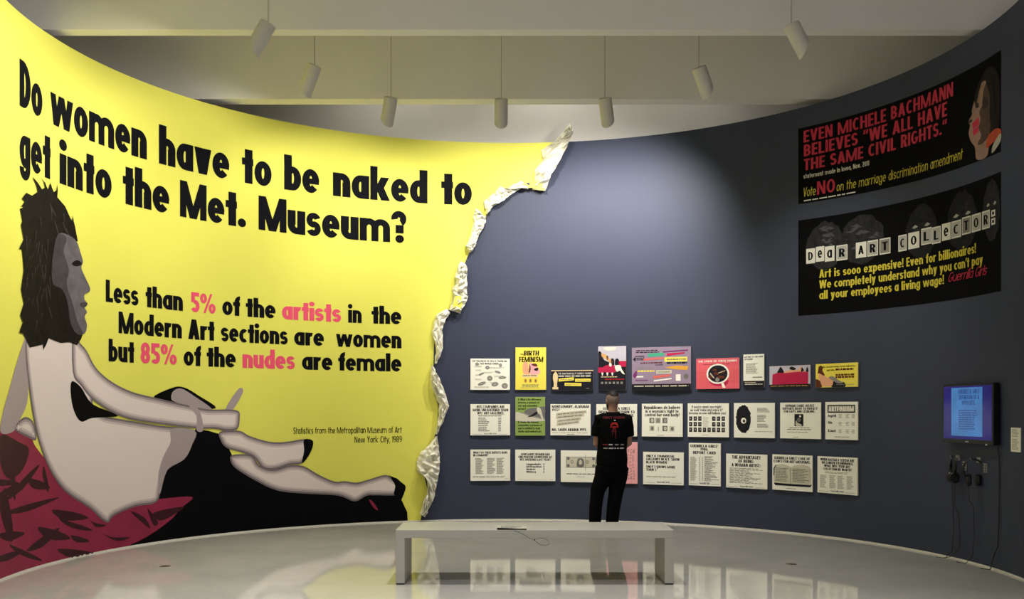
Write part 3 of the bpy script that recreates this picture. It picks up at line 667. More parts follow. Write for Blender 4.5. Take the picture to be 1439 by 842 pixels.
p.S([(.48, .72), (.56, .70), (.58, .58), (.5, .55), (.46, .62)], M_PDARK, lay=3); p.S([(.62, .70), (.72, .71), (.76, .6), (.7, .55), (.6, .58)], M_PDARK, lay=3); p.S([(.3, .78), (.36, .77), (.36, .7), (.31, .7)], M_PDARK, lay=3)
p.R(.72, .53, 1, .66, M_PCRIM, lay=3); p.R(0, .40, .2, .52, M_PCRIM, lay=3); p.S([(.2, .54), (.45, .58), (.64, .52), (.64, .42), (.45, .40), (.22, .42)], M_PCRIM, lay=4)
p.S([(.6, .55), (.8, .56), (.84, .48), (.95, .36), (.86, .38), (.78, .44), (.66, .42)], M_PWHITE, lay=5); p.S([(.4, .62), (.48, .6), (.47, .54), (.4, .55)], M_PWHITE, lay=5)
for x in (.12, .3, .48): p.S([(x, .42), (x+.06, .42), (x+.05, .34), (x+.01, .34)], M_PWHITE, lay=3)
p.F(.1, .7, .285, .32, 1, m=M_PGOLD, ragged=0); p.F(.25, .95, .23, .27, 1, m=M_PRED, ragged=0)
for k in range(6): p.R(.1+.14*k, .14, .18+.14*k, .19, M_GREYS)
p.done()
p = Poster('largest of the mounted posters, mauve and crowded with many coloured slogan strips', 888, 971, 489, 549.5, M_PMAUV)
p.R(0, 0, 1, .155, M_PDARK); p.F(.04, .96, .085, .135, 1, m=M_LGREY, ragged=0)
p.F(.07, .48, .87, .95, 2, 'slogans', M_PDARK, 2, ragged=.1)
p.S([(.53, .87), (.95, .90), (.95, .93), (.53, .90)], M_PPUR, 'slogans', n=0); p.S([(.28, .78), (.55, .8), (.55, .875), (.28, .855)], M_PTEAL, 'slogans', n=0)
p.S([(.6, .79), (.9, .84), (.9, .87), (.6, .85)], M_PCRIM, 'slogans', n=0); p.S([(.02, .73), (.06, .79), (.06, .67)], M_PDARK, 'slogans', n=0)
p.F(.06, .22, .7, .82, 3, 'slogans', M_PDARK, 5, ragged=.1); p.S([(.2, .70), (.55, .73), (.55, .76), (.2, .74)], M_PSAL, 'slogans', n=0)
p.R(.56, .66, .94, .765, M_PYEL, 'slogans'); p.F(.6, .92, .69, .74, 1, 'slogans', M_MIDG, 3, ragged=0)
p.F(.15, .54, .62, .67, 1, 'slogans', M_PBROWN, 4, ragged=0); p.F(.6, .94, .60, .65, 1, 'slogans', M_PDARK, 8, ragged=0, th=.8); p.F(.4, .54, .575, .61, 1, 'slogans', M_PDARK, 4, ragged=0)
p.S([(.56, .53), (.75, .57), (.96, .55), (.94, .46), (.7, .49)], M_PORG, 'slogans', n=0); p.F(.08, .38, .49, .56, 2, 'slogans', M_GREYS, 14, ragged=.1); p.F(.1, .4, .43, .47, 1, 'slogans', M_PYEL, 11, ragged=0, th=.8)
p.R(.42, .39, .68, .47, M_LGREY, 'slogans'); p.F(.44, .66, .41, .45, 1, 'slogans', M_MIDG, 4, ragged=0)
p.S([(.02, .36), (.08, .47), (.09, .35), (.05, .30)], M_PPUR, 'slogans'); p.R(.05, .31, .2, .34, M_PWHITE, 'slogans'); p.F(.06, .28, .22, .27, 1, 'slogans', M_PPUR, 8, ragged=0)
p.S([(.37, .28), (.66, .33), (.66, .37), (.37, .34)], M_PSAL, 'slogans', n=0); p.S([(.38, .21), (.68, .26), (.68, .29), (.38, .24)], M_PWHITE, 'slogans', n=0)
p.R(.75, .22, .83, .37, M_PWHITE, 'slogans'); p.E(.92, .32, .04, .06, M_MIDG, 'slogans'); p.done()
p = Poster('rose pink poster with a white cup of dark drink seen from above', 978.5, 1039, 504.5, 547, M_PROSE)
p.T('THE STATE OF THESE HANDS', .05, .95, .875, .065, m=M_PWHITE, bold=.19); p.F(.17, .8, .79, .82, 1, m=M_PBROWN, ragged=0)
for k in range(5):
    p.F(.05, .25, .62-.1*k, .68-.1*k, 2, m=M_PSAL, seed=k); p.F(.78, .95, .62-.1*k, .68-.1*k, 2, m=M_PSAL, seed=k+9)
p.S([(.3, .25), (.45, .1), (.7, .12), (.74, .3), (.5, .3)], M_PCRIM, lay=1); p.E(.51, .49, .265, .33, M_PWHITE, lay=2); p.E(.51, .49, .225, .28, M_PDARK, lay=3)
p.S([(.59, .17), (.64, .2), (.69, .03), (.62, .03)], M_PWHITE, lay=2, n=0)
for a, b, c, d in ((.36, .4, .08, .05), (.48, .5, .07, .05), (.58, .38, .09, .05), (.5, .3, .05, .08), (.62, .55, .06, .05), (.44, .62, .05, .04)): p.E(a, b, c, d, M_GREYS if d > .06 else M_PBROWN, lay=4, n=8)
p.S([(.32, .5), (.42, .34), (.43, .36), (.34, .53)], M_LGREY, lay=5, n=0); p.S([(.52, .5), (.68, .58), (.69, .6), (.53, .53)], M_LGREY, lay=5, n=0); p.done()
p = Poster('small upright cream poster with a black band of print along its foot', 1044.8, 1074, 498.5, 545)
p.R(0, 0, 1, .2, M_PDARK); p.T('LETTER TO THE MEN', .06, .94, .90, .045, bold=.17); p.T('OF FASHION', .06, .45, .83, .045, bold=.17)
p.F(.12, .75, .42, .74, 9, seed=4, m=M_GREYS); p.F(.45, .92, .28, .34, 1, 'signature', M_MIDG, 5, ragged=0)
p.F(.08, .62, .135, .17, 1, 'band_print', M_PGOLD, 4, ragged=0); p.F(.08, .92, .08, .125, 1, 'band_print', M_WHT, 6, ragged=0); p.done()
p = Poster('crimson landscape poster with pale reclining shapes along its top edge', 1081.5, 1139, 515, 544.5, M_PSKY)
p.R(0, 0, 1, .13, M_PDARK); p.S([(.07, .13), (.95, .13), (.95, .68), (.7, .70), (.4, .66), (.2, .68), (.08, .6)], M_PCRIM, n=0, lay=3)
p.S([(.2, .66), (.24, .85), (.28, .95), (.33, .85), (.36, .66)], M_PDARK, lay=2); p.S([(.37, .7), (.5, .78), (.7, .8), (.8, .95), (.84, .75), (.9, .68), (.4, .66)], M_PFLESH, lay=2)
p.S([(.5, .85), (.55, .95), (.66, .85), (.6, .78)], M_PDARK, lay=2); p.S([(.78, .7), (.8, .9), (.85, .75)], M_PDARK, lay=4); p.S([(.9, .7), (.93, .92), (.96, .7)], M_PDARK, lay=4)
p.F(.03, .96, .03, .08, 1, m=M_PTAN, ragged=0); p.done()
p = Poster('small yellow landscape poster with a seated flesh-coloured figure, last in top row', 1146.5, 1206, 512, 545, M_PYEL)
p.T('Do women have to be naked to', .18, .94, .83, .07, bold=.17); p.T('get into', .28, .46, .69, .075, bold=.17); p.F(.48, .9, .68, .78, 1, 'heading', M_PBROWN, 2, ragged=0, th=.8)
p.F(.48, .92, .36, .55, 2, 'body_text', M_PBROWN, 3, ragged=.05, th=.8); p.F(.5, .92, .09, .13, 1, m=M_GREYS, ragged=0)
p.S([(.06, .7), (.08, .88), (.13, .93), (.18, .85), (.17, .72), (.22, .55), (.2, .5), (.1, .6), (.06, .6)], M_PBROWN, lay=3)
p.S([(.08, .58), (.14, .6), (.22, .48), (.32, .38), (.42, .26), (.4, .08), (.28, .04), (.16, .08), (.12, .25), (.08, .4)], M_PFLESH, lay=2)
p.S([(.0, .0), (.12, .0), (.16, .08), (.11, .28), (.0, .35)], M_PBROWN, lay=1); p.S([(.4, .0), (.7, .0), (.68, .2), (.52, .2), (.42, .25)], M_PDARK, lay=1)
p.S([(.32, .4), (.36, .46), (.44, .44), (.56, .28), (.66, .18), (.54, .16), (.42, .28)], M_GREYS, lay=3); p.done()
# --- second row
p = Poster('cream poster of black capitals over a short two-column list, below the grey-ovals poster', 661, 716.8, 568, 612)
p.T('BUS COMPANIES ARE', .16, .86, .875, .085); p.T('MORE ENLIGHTENED THAN', .06, .95, .77, .085); p.T('NYC ART GALLERIES.', .18, .85, .67, .085)
p.F(.2, .8, .6, .65, 1, ragged=0); p.F(.2, .5, .12, .58, 8, seed=2, ragged=.4); p.F(.7, .78, .12, .58, 8, seed=3, ragged=.2); p.sign(); p.done()
p = Poster('olive green upright poster with a grey picture between two blocks of text', 724.2, 766, 558, 612.3, M_PGRN)
for s_, a, b, v in (('Q. What\'s the difference', .09, .87, .91), ('between a prisoner of', .09, .8, .83), ('war and a homeless', .09, .74, .75), ('person?', .09, .35, .67), ('A. Under the Geneva', .09, .78, .325), ('Convention, a prisoner of', .09, .9, .245), ('war is entitled to food,', .09, .84, .165), ('shelter and medical care.', .09, .89, .085)): p.T(s_, a, b, v, .052, 'heading', bold=.19)
p.R(0, .39, 1, .6, M_GREYS); p.S([(.0, .6), (.2, .58), (.5, .5), (.9, .42), (1, .38), (0, .38)], M_LGREY); p.S([(.3, .6), (.45, .7), (.7, .72), (1, .74), (1, .45), (.8, .48), (.6, .52)], M_MIDG)
p.S([(.72, .7), (.78, .73), (.86, .68), (.92, .5), (.96, .4), (.88, .44), (.82, .55), (.76, .58)], M_LGREY, lay=3); p.S([(.4, .48), (.6, .5), (.75, .58), (.7, .62), (.55, .54)], M_PDARK, lay=3); p.done()
p = Poster('cream poster with tilted grey strips of print between two bold lines of capitals', 773.5, 830, 568, 612)
p.T('MONTGOMERY, ALABAMA', .04, .96, .88, .085); p.T('1955?', .04, .23, .77, .085); p.T('NO. SAUDI ARABIA 1991.', .04, .9, .145, .085)
for k, (u, v, w) in enumerate(((.14, .62, .76), (.14, .52, .7), (.16, .40, .6), (.16, .30, .56))):
    p.S([(u, v), (u+w, v+.09), (u+w, v+.19), (u, v+.1)], M_LGREY, 'body_text', n=0)
    g = p.fn(3); fine(p.mb('body_text'), u+.04, u+w-.03, v+.025, v+.075, 1, (lambda g, u, w: lambda a, b: g(a, b+.09*(a-u)/w))(g, u, w), M_MIDG, k, 0)
p.F(.04, .95, .07, .1, 1, m=M_FINE, ragged=0); p.R(.42, .02, .6, .04, M_GREYS, 'small_print'); p.done()
p = Poster('cream poster of capitals that the standing visitor\'s head and shoulders hide', 838, 895.5, 568, 613)
p.T('GUERRILLA GIRLS', .17, .83, .82, .085); p.T('DEMAND A RETURN TO', .06, .94, .71, .085); p.T('TRADITIONAL VALUES', .06, .91, .60, .085); p.F(.1, .9, .15, .5, 6, m=M_FINE); p.done()
p = Poster('cream poster with three bold lines above two rows of small grey pictures', 902, 959.5, 567.5, 613.5)
p.T('Republicans do believe', .06, .94, .84, .095); p.T('in a woman\'s right to', .09, .9, .725, .095); p.T('control her own body!', .08, .92, .615, .095)
for k, (x, y) in enumerate(((.25, .49), (.4, .49), (.57, .49), (.25, .25), (.57, .25), (.74, .24))):
    p.R(x-.06, y-.08, x+.06, y+.08, (M_MIDG, M_FINE, M_MIDG, M_LGREY, M_MIDG, M_LGREY)[k]); p.E(x+.01, y, .035, .06, (M_LGREY, M_GREYS, M_FINE, M_MIDG, M_LGREY, M_MIDG)[k], lay=3, n=12)
p.R(.40, .17, .42, .31, M_FINE); p.F(.38, .55, .03, .055, 1, m=M_GREYS, ragged=0); p.done()
p = Poster('cream poster with a grid of small dark portraits round a blank centre', 966.5, 1024.5, 567, 614)
p.T('If you\'re raped, you might', .1, .82, .86, .075, bold=.15); p.T('as well “relax and enjoy it,”', .07, .86, .765, .075, bold=.15); p.T('because no one will believe you!', .03, .93, .675, .075, bold=.15)
for r_, cols in ((.545, (0, 1, 2, 5, 6, 7)), (.38, (0, 1, 2, 5, 6, 7)), (.215, range(8))):
    for c in cols: x = .075+.113*c; p.R(x-.04, r_-.065, x+.04, r_+.065, M_PDARK); p.E(x+.008*((c*7) % 3-1), r_+.005, .018, .035, M_GREYS, lay=3, n=10)
p.F(.38, .52, .3, .6, 5, m=M_LGREY); p.F(.35, .52, .05, .07, 1, m=M_GREYS, ragged=0); p.done()
p = Poster('cream poster with one large black hairy oval at its left side', 1031.5, 1089, 566.5, 615)
r_ = random.Random(4); p.S([(.24+(.185+r_.uniform(-.012, .016))*math.cos(k*PI/24), .54+(.40+r_.uniform(-.02, .02))*math.sin(k*PI/24)) for k in range(48)], M_PDARK, n=0)
p.E(.245, .49, .065, .085, M_PWHITE, lay=3); p.E(.255, .48, .03, .045, M_PDARK, lay=4)
p.F(.58, .9, .73, .86, 4, seed=2, ragged=.3); p.F(.58, .8, .46, .67, 6, seed=3, ragged=.3); p.F(.58, .86, .29, .41, 4, seed=5, ragged=.3); p.F(.52, .95, .17, .2, 1, 'signature', M_GREYS, ragged=0); p.done()
p = Poster('cream poster with a small square dark photograph under three lines of capitals', 1096.5, 1154, 566, 616)
p.T('SUPREME COURT JUSTICE', .13, .84, .88, .065); p.T('SUPPORTS RIGHT TO PRIVACY', .06, .92, .80, .065); p.T('FOR GAYS AND LESBIANS.', .1, .86, .72, .065)
p.R(.36, .345, .58, .68, M_PDARK); p.E(.5, .62, .025, .03, M_PWHITE, lay=3); p.S([(.4, .36), (.4, .5), (.44, .44), (.52, .4), (.54, .36)], M_LGREY, lay=3); p.E(.47, .52, .05, .06, M_MIDG, lay=3)
p.F(.24, .74, .285, .32, 1, ragged=0); p.F(.18, .78, .235, .275, 1, ragged=0); p.F(.18, .7, .16, .2, 1, m=M_FINE, ragged=0); p.F(.33, .46, .03, .055, 1, 'signature', M_MIDG, ragged=0); p.done()
p = Poster('cream poster with a framed title bar of outlined capitals, last in middle row', 1160, 1206, 565, 617.5)
p.R(.07, .71, .92, .92, M_INK, 'title_bar'); p.R(.095, .735, .895, .895, M_GREYS, 'title_bar', 2); p.T('ARTFORHIM', .11, .88, .75, .13, 'title_bar', M_PWHITE, 4, bold=.25, bar=.2)
for s_, v, b in (('Ingrid', .60, .34), ('Ida', .42, .22), ('B.Jack', .2, .34)): p.T(s_, .09, b, v, .07, 'names')
for v in (.63, .43, .23):
    for u in (.42, .64, .82): p.F(u, u+.1, v-.06, v+.05, 3, m=M_FINE, seed=int(u*50))
p.F(.3, .75, .06, .09, 1, 'signature', M_MIDG, ragged=0); p.done()
# --- third row
p = Poster('cream poster with three columns of fine names, first in the bottom row', 661, 717, 632, 676)
p.T('WHAT DO THESE ARTISTS HAVE', .07, .93, .87, .07); p.T('IN COMMON?', .07, .44, .785, .07)
for k, (a, b) in enumerate(((.13, .34), (.42, .63), (.66, .87))): p.F(a, b, .22, .74, 16, 'names', M_MIDG, k+2, ragged=.4)
p.F(.06, .9, .1, .16, 2, m=M_FINE, ragged=.1); p.F(.86, .95, .06, .08, 1, 'signature', M_GREYS, ragged=0); p.done()
p = Poster('cream poster with four names and numbers under three lines of capitals', 724, 780.5, 632, 676)
p.T('HOW MANY WOMEN HAD', .15, .86, .82, .07); p.T('ONE-PERSON EXHIBITIONS AT', .08, .92, .735, .07); p.T('NYC MUSEUMS LAST YEAR?', .12, .88, .65, .07)
for s_, b, n_, v in (('Guggenheim', .64, '0', .51), ('Metropolitan', .66, '0', .43), ('Modern', .5, '1', .35), ('Whitney', .52, '0', .265)): p.T(s_, .28, b, v, .06, 'names'); p.T(n_, .7, .725, v, .06, 'names')
p.F(.86, .97, .045, .065, 1, 'signature', M_GREYS, ragged=0); p.R(.04, .05, .8, .056, M_FINE, 'signature'); p.done()
p = Poster('cream poster with a plain grey banknote cut by a dashed line', 788, 845, 633, 677.5)
p.R(.13, .46, .87, .8, M_GREYS); p.R(.15, .48, .85, .78, M_LGREY, lay=2)
for x, y in ((.16, .49), (.84, .49), (.16, .77), (.84, .77)): p.E(x+(.03 if x < .5 else -.03), y+(.03 if y < .6 else -.03), .035, .05, M_MIDG, lay=3, n=10)
p.S([(.4, .5), (.42, .72), (.47, .75), (.55, .74), (.58, .6), (.55, .48)], M_MIDG, lay=3); p.E(.49, .63, .04, .08, M_LGREY, lay=4)
for x in (.28, .66): p.E(x, .64, .04, .06, M_GREYS, lay=3, n=8); p.E(x, .64, .02, .03, M_LGREY, lay=4, n=8)
p.R(.607, .36, .615, .87, M_MIDG, lay=5); p.F(.15, .9, .24, .29, 1, ragged=0); p.F(.4, .6, .16, .19, 1, m=M_FINE, ragged=0); p.done()
p = Poster('pink upright poster covered in handwriting, half hidden behind the standing visitor', 852, 896, 621, 679, M_PPNK)
r_ = random.Random(5); g = p.fn(2)
for k in range(10):
    u = .08+.085*k; v = .1
    while v < .84:
        l = r_.uniform(.04, .1); text(p.mb('handwriting'), r_.choice(['ll', 'u', 'n', 'e', 'o', 'y']), 0, 1, 0, 1, (lambda u, v, l: lambda a, b: g(u+.05*a, v+.05*b))(u+.02*math.sin(v*9), v, l), M_MIDG, bold=.12, bar=.1); v += l
p.done()
p = Poster('cream poster with five short bold lines and a wide blank space beneath', 903.8, 961, 635, 680.5)
for s_, b, v in (('ONLY 4 COMMERCIAL', .78, .84), ('GALLERIES IN N.Y. SHOW', .9, .745), ('BLACK WOMEN.*', .62, .65), ('ONLY 1 SHOWS MORE', .79, .51), ('THAN 1.**', .37, .42)): p.T(s_.replace('*', "'"), .08, b, v, .075)
p.F(.08, .84, .22, .265, 2, m=M_FINE, ragged=.1); p.sign(.06); p.done()
p = Poster('upright cream poster with a three-line heading over a long fine table', 968, 1013, 622.5, 682)
p.T('GUERRILLA GIRLS\'', .05, .92, .9, .065); p.T('1986', .37, .6, .825, .06); p.T('REPORT CARD', .14, .85, .745, .065)
p.F(.05, .27, .11, .68, 22, 'table', M_GREYS, 2); p.F(.33, .37, .11, .68, 22, 'table', M_GREYS, 3, ragged=.1); p.F(.42, .46, .11, .68, 22, 'table', M_GREYS, 4, ragged=.1); p.F(.5, .95, .11, .7, 22, 'table', M_MIDG, 5, ragged=.7); p.sign(.04); p.done()
p = Poster('cream poster with a three-line heading over a grey paragraph, second right of banknote-poster visitor', 1020.5, 1078.5, 637.5, 685)
p.t['label'] = 'cream poster with large three-line heading over a solid block of thirteen fine grey lines'
p.T('THE ADVANTAGES', .15, .84, .86, .095); p.T('OF BEING', .3, .67, .745, .095); p.T('A WOMAN ARTIST:', .14, .84, .63, .095); p.F(.09, .9, .14, .6, 13, 'body_text', M_MIDG, 7, ragged=.45, th=.42); p.sign(); p.done()
p = Poster('cream poster with a picture of two grey round-topped stone tablets', 1085.5, 1142, 638.5, 688)
p.T('GUERRILLA GIRLS\' CODE OF', .05, .94, .87, .075); p.T('ETHICS FOR ART MUSEUMS.', .04, .95, .775, .075)
p.S([(.04, .2), (.08, .13), (.95, .13), (.99, .2), (.9, .22), (.1, .22)], M_PDARK, n=0); p.S([(.04, .2), (.03, .6), (.08, .7), (.25, .74), (.42, .7), (.47, .64), (.47, .19)], M_LGREY, n=0, lay=3); p.S([(.47, .19), (.47, .64), (.55, .71), (.75, .74), (.92, .71), (.98, .62), (.97, .19)], M_LGREY, n=0, lay=3)
p.R(.463, .19, .475, .66, M_MIDG, lay=4); p.S([(.03, .6), (.08, .7), (.12, .71), (.07, .6), (.06, .42), (.03, .4)], M_MIDG, n=0, lay=4)
for a, b in ((.09, .43), (.52, .93)): p.F(a, b, .24, .64, 9, 'small_print', M_GREYS, int(a*50), ragged=.3); 
p.F(.36, .6, .05, .075, 1, 'signature', M_MIDG, ragged=0); p.done()
for o in list(bpy.data.objects):
    if o.parent == p.t and o.name.startswith('small_print'): 
        for v in o.data.vertices: v.co.y -= .0024
p = Poster('cream poster with a four-line heading over four pale columns, last in bottom row', 1149, 1205.5, 641, 692)
for s_, a, b, v in (('WHEN RACISM & SEXISM ARE', .08, .92, .885), ('NO LONGER FASHIONABLE,', .12, .9, .80), ('WHAT WILL YOUR ART', .18, .82, .715), ('COLLECTION BE WORTH?', .16, .86, .63)): p.T(s_, a, b, v, .068)
p.F(.2, .78, .54, .6, 2, m=M_FINE, ragged=.05)
for k, u in enumerate((.07, .31, .51, .74)): p.F(u, u+.17, .14, .5, 12, 'names', M_FINE, k+3, ragged=.35)
p.sign(.05); p.done()

# ------------------------------------------------------------------ hanging spot lamps
M_LAMP = mat('off_white_lamp_enamel', (.60, .58, .53, 1), .5, .3, .03)
M_LENS = mat('lit_lamp_lens', (1, .92, .78, 1), .3, .3, .0, emit=2)
M_CORD = mat('pale_cord', (.45, .43, .38, 1), .6, .2, .03)
lamp_px = [(377, 33, 'hanging white lamp farthest left, tilted towards the yellow mural', 130, 30, 2.9),
           (442, 92, 'second hanging white lamp from the left, tilted left below the nearest beam', 114, 28, 2.9),
           (549.5, 137, 'upright white lamp hanging over the yellow side, left of the centre lamp', 118, 24, 2.7),
           (704.5, 139, 'white lamp hanging straight down at the middle, left of the torn paper tip', 215, 22, 2.5),
           (850, 138, 'white lamp hanging right of the torn paper tip, tilted slightly right', 620, 24, 3.5),
           (982, 95, 'second white lamp from the right, tilted right under the nearest beam', 230, 28, .7),
           (1112, 35, 'hanging white lamp farthest right, tilted towards the black vinyl posters', 20, 28, 2.3)]
for lx, ly, lab, power, tilt, zt in lamp_px:
    Y = (LZ-EYE)*FPX/(YH-ly); X = (lx-CX)/FPX*Y
    th = math.atan2(X-WX, Y-WY)
    t = thing('hanging_lamp', lab, 'lamp', (X, Y, LZ), -th, 'white spot lamps hanging in a ring')
    rx = Matrix.Rotation(math.radians(tilt), 4, 'X')       # foot of the housing swings out to the wall (local +y)
    mb = MB(); mb.lathe([(0, .008), (.055, .006), (.068, 0), (.071, -.01), (.071, -.15), (.071, -.27), (.066, -.27), (.064, -.14), (.0, -.14)], M_LAMP, 36)
    mb.v = [rx @ Vector((a*1.1, b*1.1, c+(.85*b if c < -.26 else 0))) for a, b, c in mb.v]; mb.build('housing', t, True)
    mb = MB(); mb.lathe([(0, -.15), (.055, -.148), (.06, -.141)], M_LENS, 24, rx); mb.build('lens', t, True)
    mb = MB(); mb.tube([(0, 0, .0), (0, 0, 6.5-LZ)], .0045, M_CORD, 8); mb.build('stem', t)
    mb = MB(); mb.lathe([(0, 6.5-LZ-.05), (.05, 6.5-LZ-.05), (.06, 6.5-LZ)], M_LAMP, 20); mb.build('ceiling_rose', t, True)
    d = rx @ Vector((0, 0, -1)); p0 = rx @ Vector((0, .03, -.24))
    wp = Matrix.Rotation(-th, 4, 'Z') @ p0 + Vector((X, Y, LZ))
    a_, sz, bl = {850: (.27, 112, 1.0), 982: (th, 92, 1.0), 1112: (th, 100, 1.0)}.get(lx, (th, 136, .5))
    spot('spot_light', wp, ring_pt(a_, WR, zt), power, sz, bl)

# ------------------------------------------------------------------ bench with a tethered booklet
M_BENCH = mat('off_white_bench_laminate', (.44, .43, .39, 1), .4, .35, .03, 3)
bx0, bx1, by0, by1, bh = -1.004, 1.396, 8.90, 9.53, .472
t = thing('bench', 'long low off-white bench standing in the middle of the polished floor', 'bench', (0.196, 9.2, 0), world=True)
mb = MB(); mb.box((bx0, by0, bh-.07), (bx1, by1, bh), M_BENCH, .003); mb.build('bench_top', t)
for a in (bx0, bx1-.078):
    mb = MB(); mb.box((a, by0, .012), (a+.078, by1, bh-.07), M_BENCH, .003); mb.build('leg', t)
    mb = MB(); mb.box((a+.004, by0+.004, 0), (a+.074, by1-.004, .012), M_DARKM); mb.build('floor_glide', t)
t = thing('booklet', 'thin pale booklet lying at front edge of bench, above the hanging wire', 'booklet', (-.0, 8.95, bh), world=True)
M_BOOK = mat('pale_booklet_cover', (.56, .54, .46, 1), .5, .3, .12, 25)
X0 = (699-CX)/FPX*8.9; X1 = (740-CX)/FPX*8.9
mb = MB(); mb.box((X0, 8.915, bh+.001), (X1, 9.15, bh+.009), M_BOOK, .001); fine(mb, X0+.03, X1-.03, 8.95, 9.12, 5, lambda u, v: Vector((u, v, bh+.0096)), M_MIDG, 3); mb.build('cover', t)
mb = MB(); mb.face([(X0-.003, 8.903, bh+.001), (X1, 8.905, bh+.001), (X1, 8.904, bh+.007), (X0-.003, 8.903, bh+.019)], M_BLACK); mb.box((X0-.003, 8.904, bh+.001), (X1, 8.915, bh+.01), M_BLACK); mb.build('spine', t)
fp = lambda x, y, d: Vector(((x-CX)/FPX*(by0-d), by0-d, EYE-(y-YH)/FPX*(by0-d)))
t = thing('wire_tether', 'thin dark wire with a loop hanging on the front face of the bench', 'wire', tuple(fp(745, 757, .01)), world=True)
mb = MB(); mb.tube([fp(722, 746, .004), fp(729, 748, .006), fp(737, 752, .008), fp(745, 757, .01), fp(752, 760, .01), fp(758, 765, .01), fp(766, 767, .01), fp(772, 764.5, .01), fp(771, 760, .01), fp(765, 757, .01), fp(759, 756, .012), fp(752.5, 758, .012)], .0016, M_DARKM, 6); mb.build('wire', t)
mb = MB(); mb.ball(fp(751.5, 758.5, .011), (.004, .004, .009), M_DARKM, 10); mb.build('wire_clasp', t)

# ------------------------------------------------------------------ floor outlets
M_BRASS = mat('dull_brass', (.10, .085, .05, 1), .4, .4, .1, 20, metal=.6)
for x, y, lab in ((232, 796, 'small round dull metal floor outlet in front of the reclining figure'), (1112, 793, 'small round dull metal floor outlet right of the bench')):
    X, Y = floor_at(x, y); t = thing('floor_outlet', lab, 'outlet', (X, Y, 0))
    mb = MB(); mb.lathe([(0, .004), (.044, .004), (.05, .002), (.052, 0)], M_BRASS, 32); mb.build('cover_plate', t, True)
    mb = MB(); mb.box((-.02, -.004, .004), (.02, .004, .0055), M_DARKM); mb.build('cover_slot', t)

# ------------------------------------------------------------------ wall screen, headphones, label
def on_wall(name, label, cat, x, y, off, group=None):
    s, z = wall_at(x, y, off); th = s/WR; return thing(name, label, cat, (WX+WR*math.sin(th), WY+WR*math.cos(th), z), -th, group), th, z
sa, zt = wall_at(1321.5, 541, .10); sb, _ = wall_at(1392, 540, .10); _, zb = wall_at(1321.5, 622, .10)
th = (sa+sb)/2/WR; W = 2*(WR-.1)*math.sin((sb-sa)/2/WR); Hh = zt-zb; r = WR*math.cos(W/2/WR)
t = thing('wall_screen', 'black flat screen on dark wall showing a blue page of text', 'screen', (WX+r*math.sin(th), WY+r*math.cos(th), zb), -th)
M_TV = mat('black_screen_case', (.010, .010, .012, 1), .3, .4, .1)
mb = MB(); mb.box((-W/2, -.075, 0), (W/2, -.012, Hh), M_TV, .006); mb.build('case', t)
mb = MB(); mb.box((-W*.3, -.014, Hh*.25), (W*.3, .03, Hh*.75), M_TV); mb.build('wall_bracket', t)
M_SB = mat('deep_blue_screen', (.012, .012, .16, 1), .15, .5, .3, 3, emit=.5); M_SL = mat('pale_blue_page', (.045, .17, .45, 1), .2, .5, .4, 5, emit=.6); M_ST = mat('blue_page_type', (.02, .06, .22, 1), .2, .5, .1, 5, emit=.7)
mb = MB(); mb.box((-W*.475, -.0765, Hh*.075), (W*.475, -.0745, Hh*.965), M_SB); mb.build('display', t)
g = lambda lay: (lambda u, v: Vector((-W*.475+W*.95*u, -.0765-.0006*lay, Hh*(.075+.89*v))))
mb = MB(); rect(mb, .17, .06, .82, .97, g(1), M_SL)
for s_, a, b, v in (('GUERRILLA GIRLS\'', .32, .78, .85), ('DEFINITION OF A', .34, .76, .745), ('HYPOCRITE.', .40, .68, .64)): text(mb, s_, a, b, v, .085, g(2), M_ST)
fine(mb, .33, .72, .18, .56, 9, g(2), M_ST, 3, .2); mb.build('page_image', t)
M_DOT = mat('pale_indicator', (.6, .6, .6, 1), .4, .3, 0)
mb = MB(); mb.box((-W*.03, -.0765, Hh*.03), (W*.03, -.0745, Hh*.045), M_DOT); mb.box((W*.36, -.0768, -.004), (W*.39, -.0745, .012), M_DOT); mb.build('control_marks', t)
mb = MB(); L = [(W*.49, -.03, .02), (W*.49, -.012, -.1), (W*.488, -.010, -.35), (W*.485, -.012, -.7), (W*.47, -.012, -.95), (W*.44, -.03, -1.02-.0)]
sc_z = zb; L = [(a, b, max(c, -zb+.008)) for a, b, c in L] + [(W*.40, -.05, -zb+.007), (W*.3, -.09, -zb+.006)]
mb.tube(L, .005, M_DARKM, 8); mb.build('power_cord', t)
M_STEEL = mat('brushed_steel', (.35, .35, .36, 1), .4, .5, .05, 20, metal=.8)
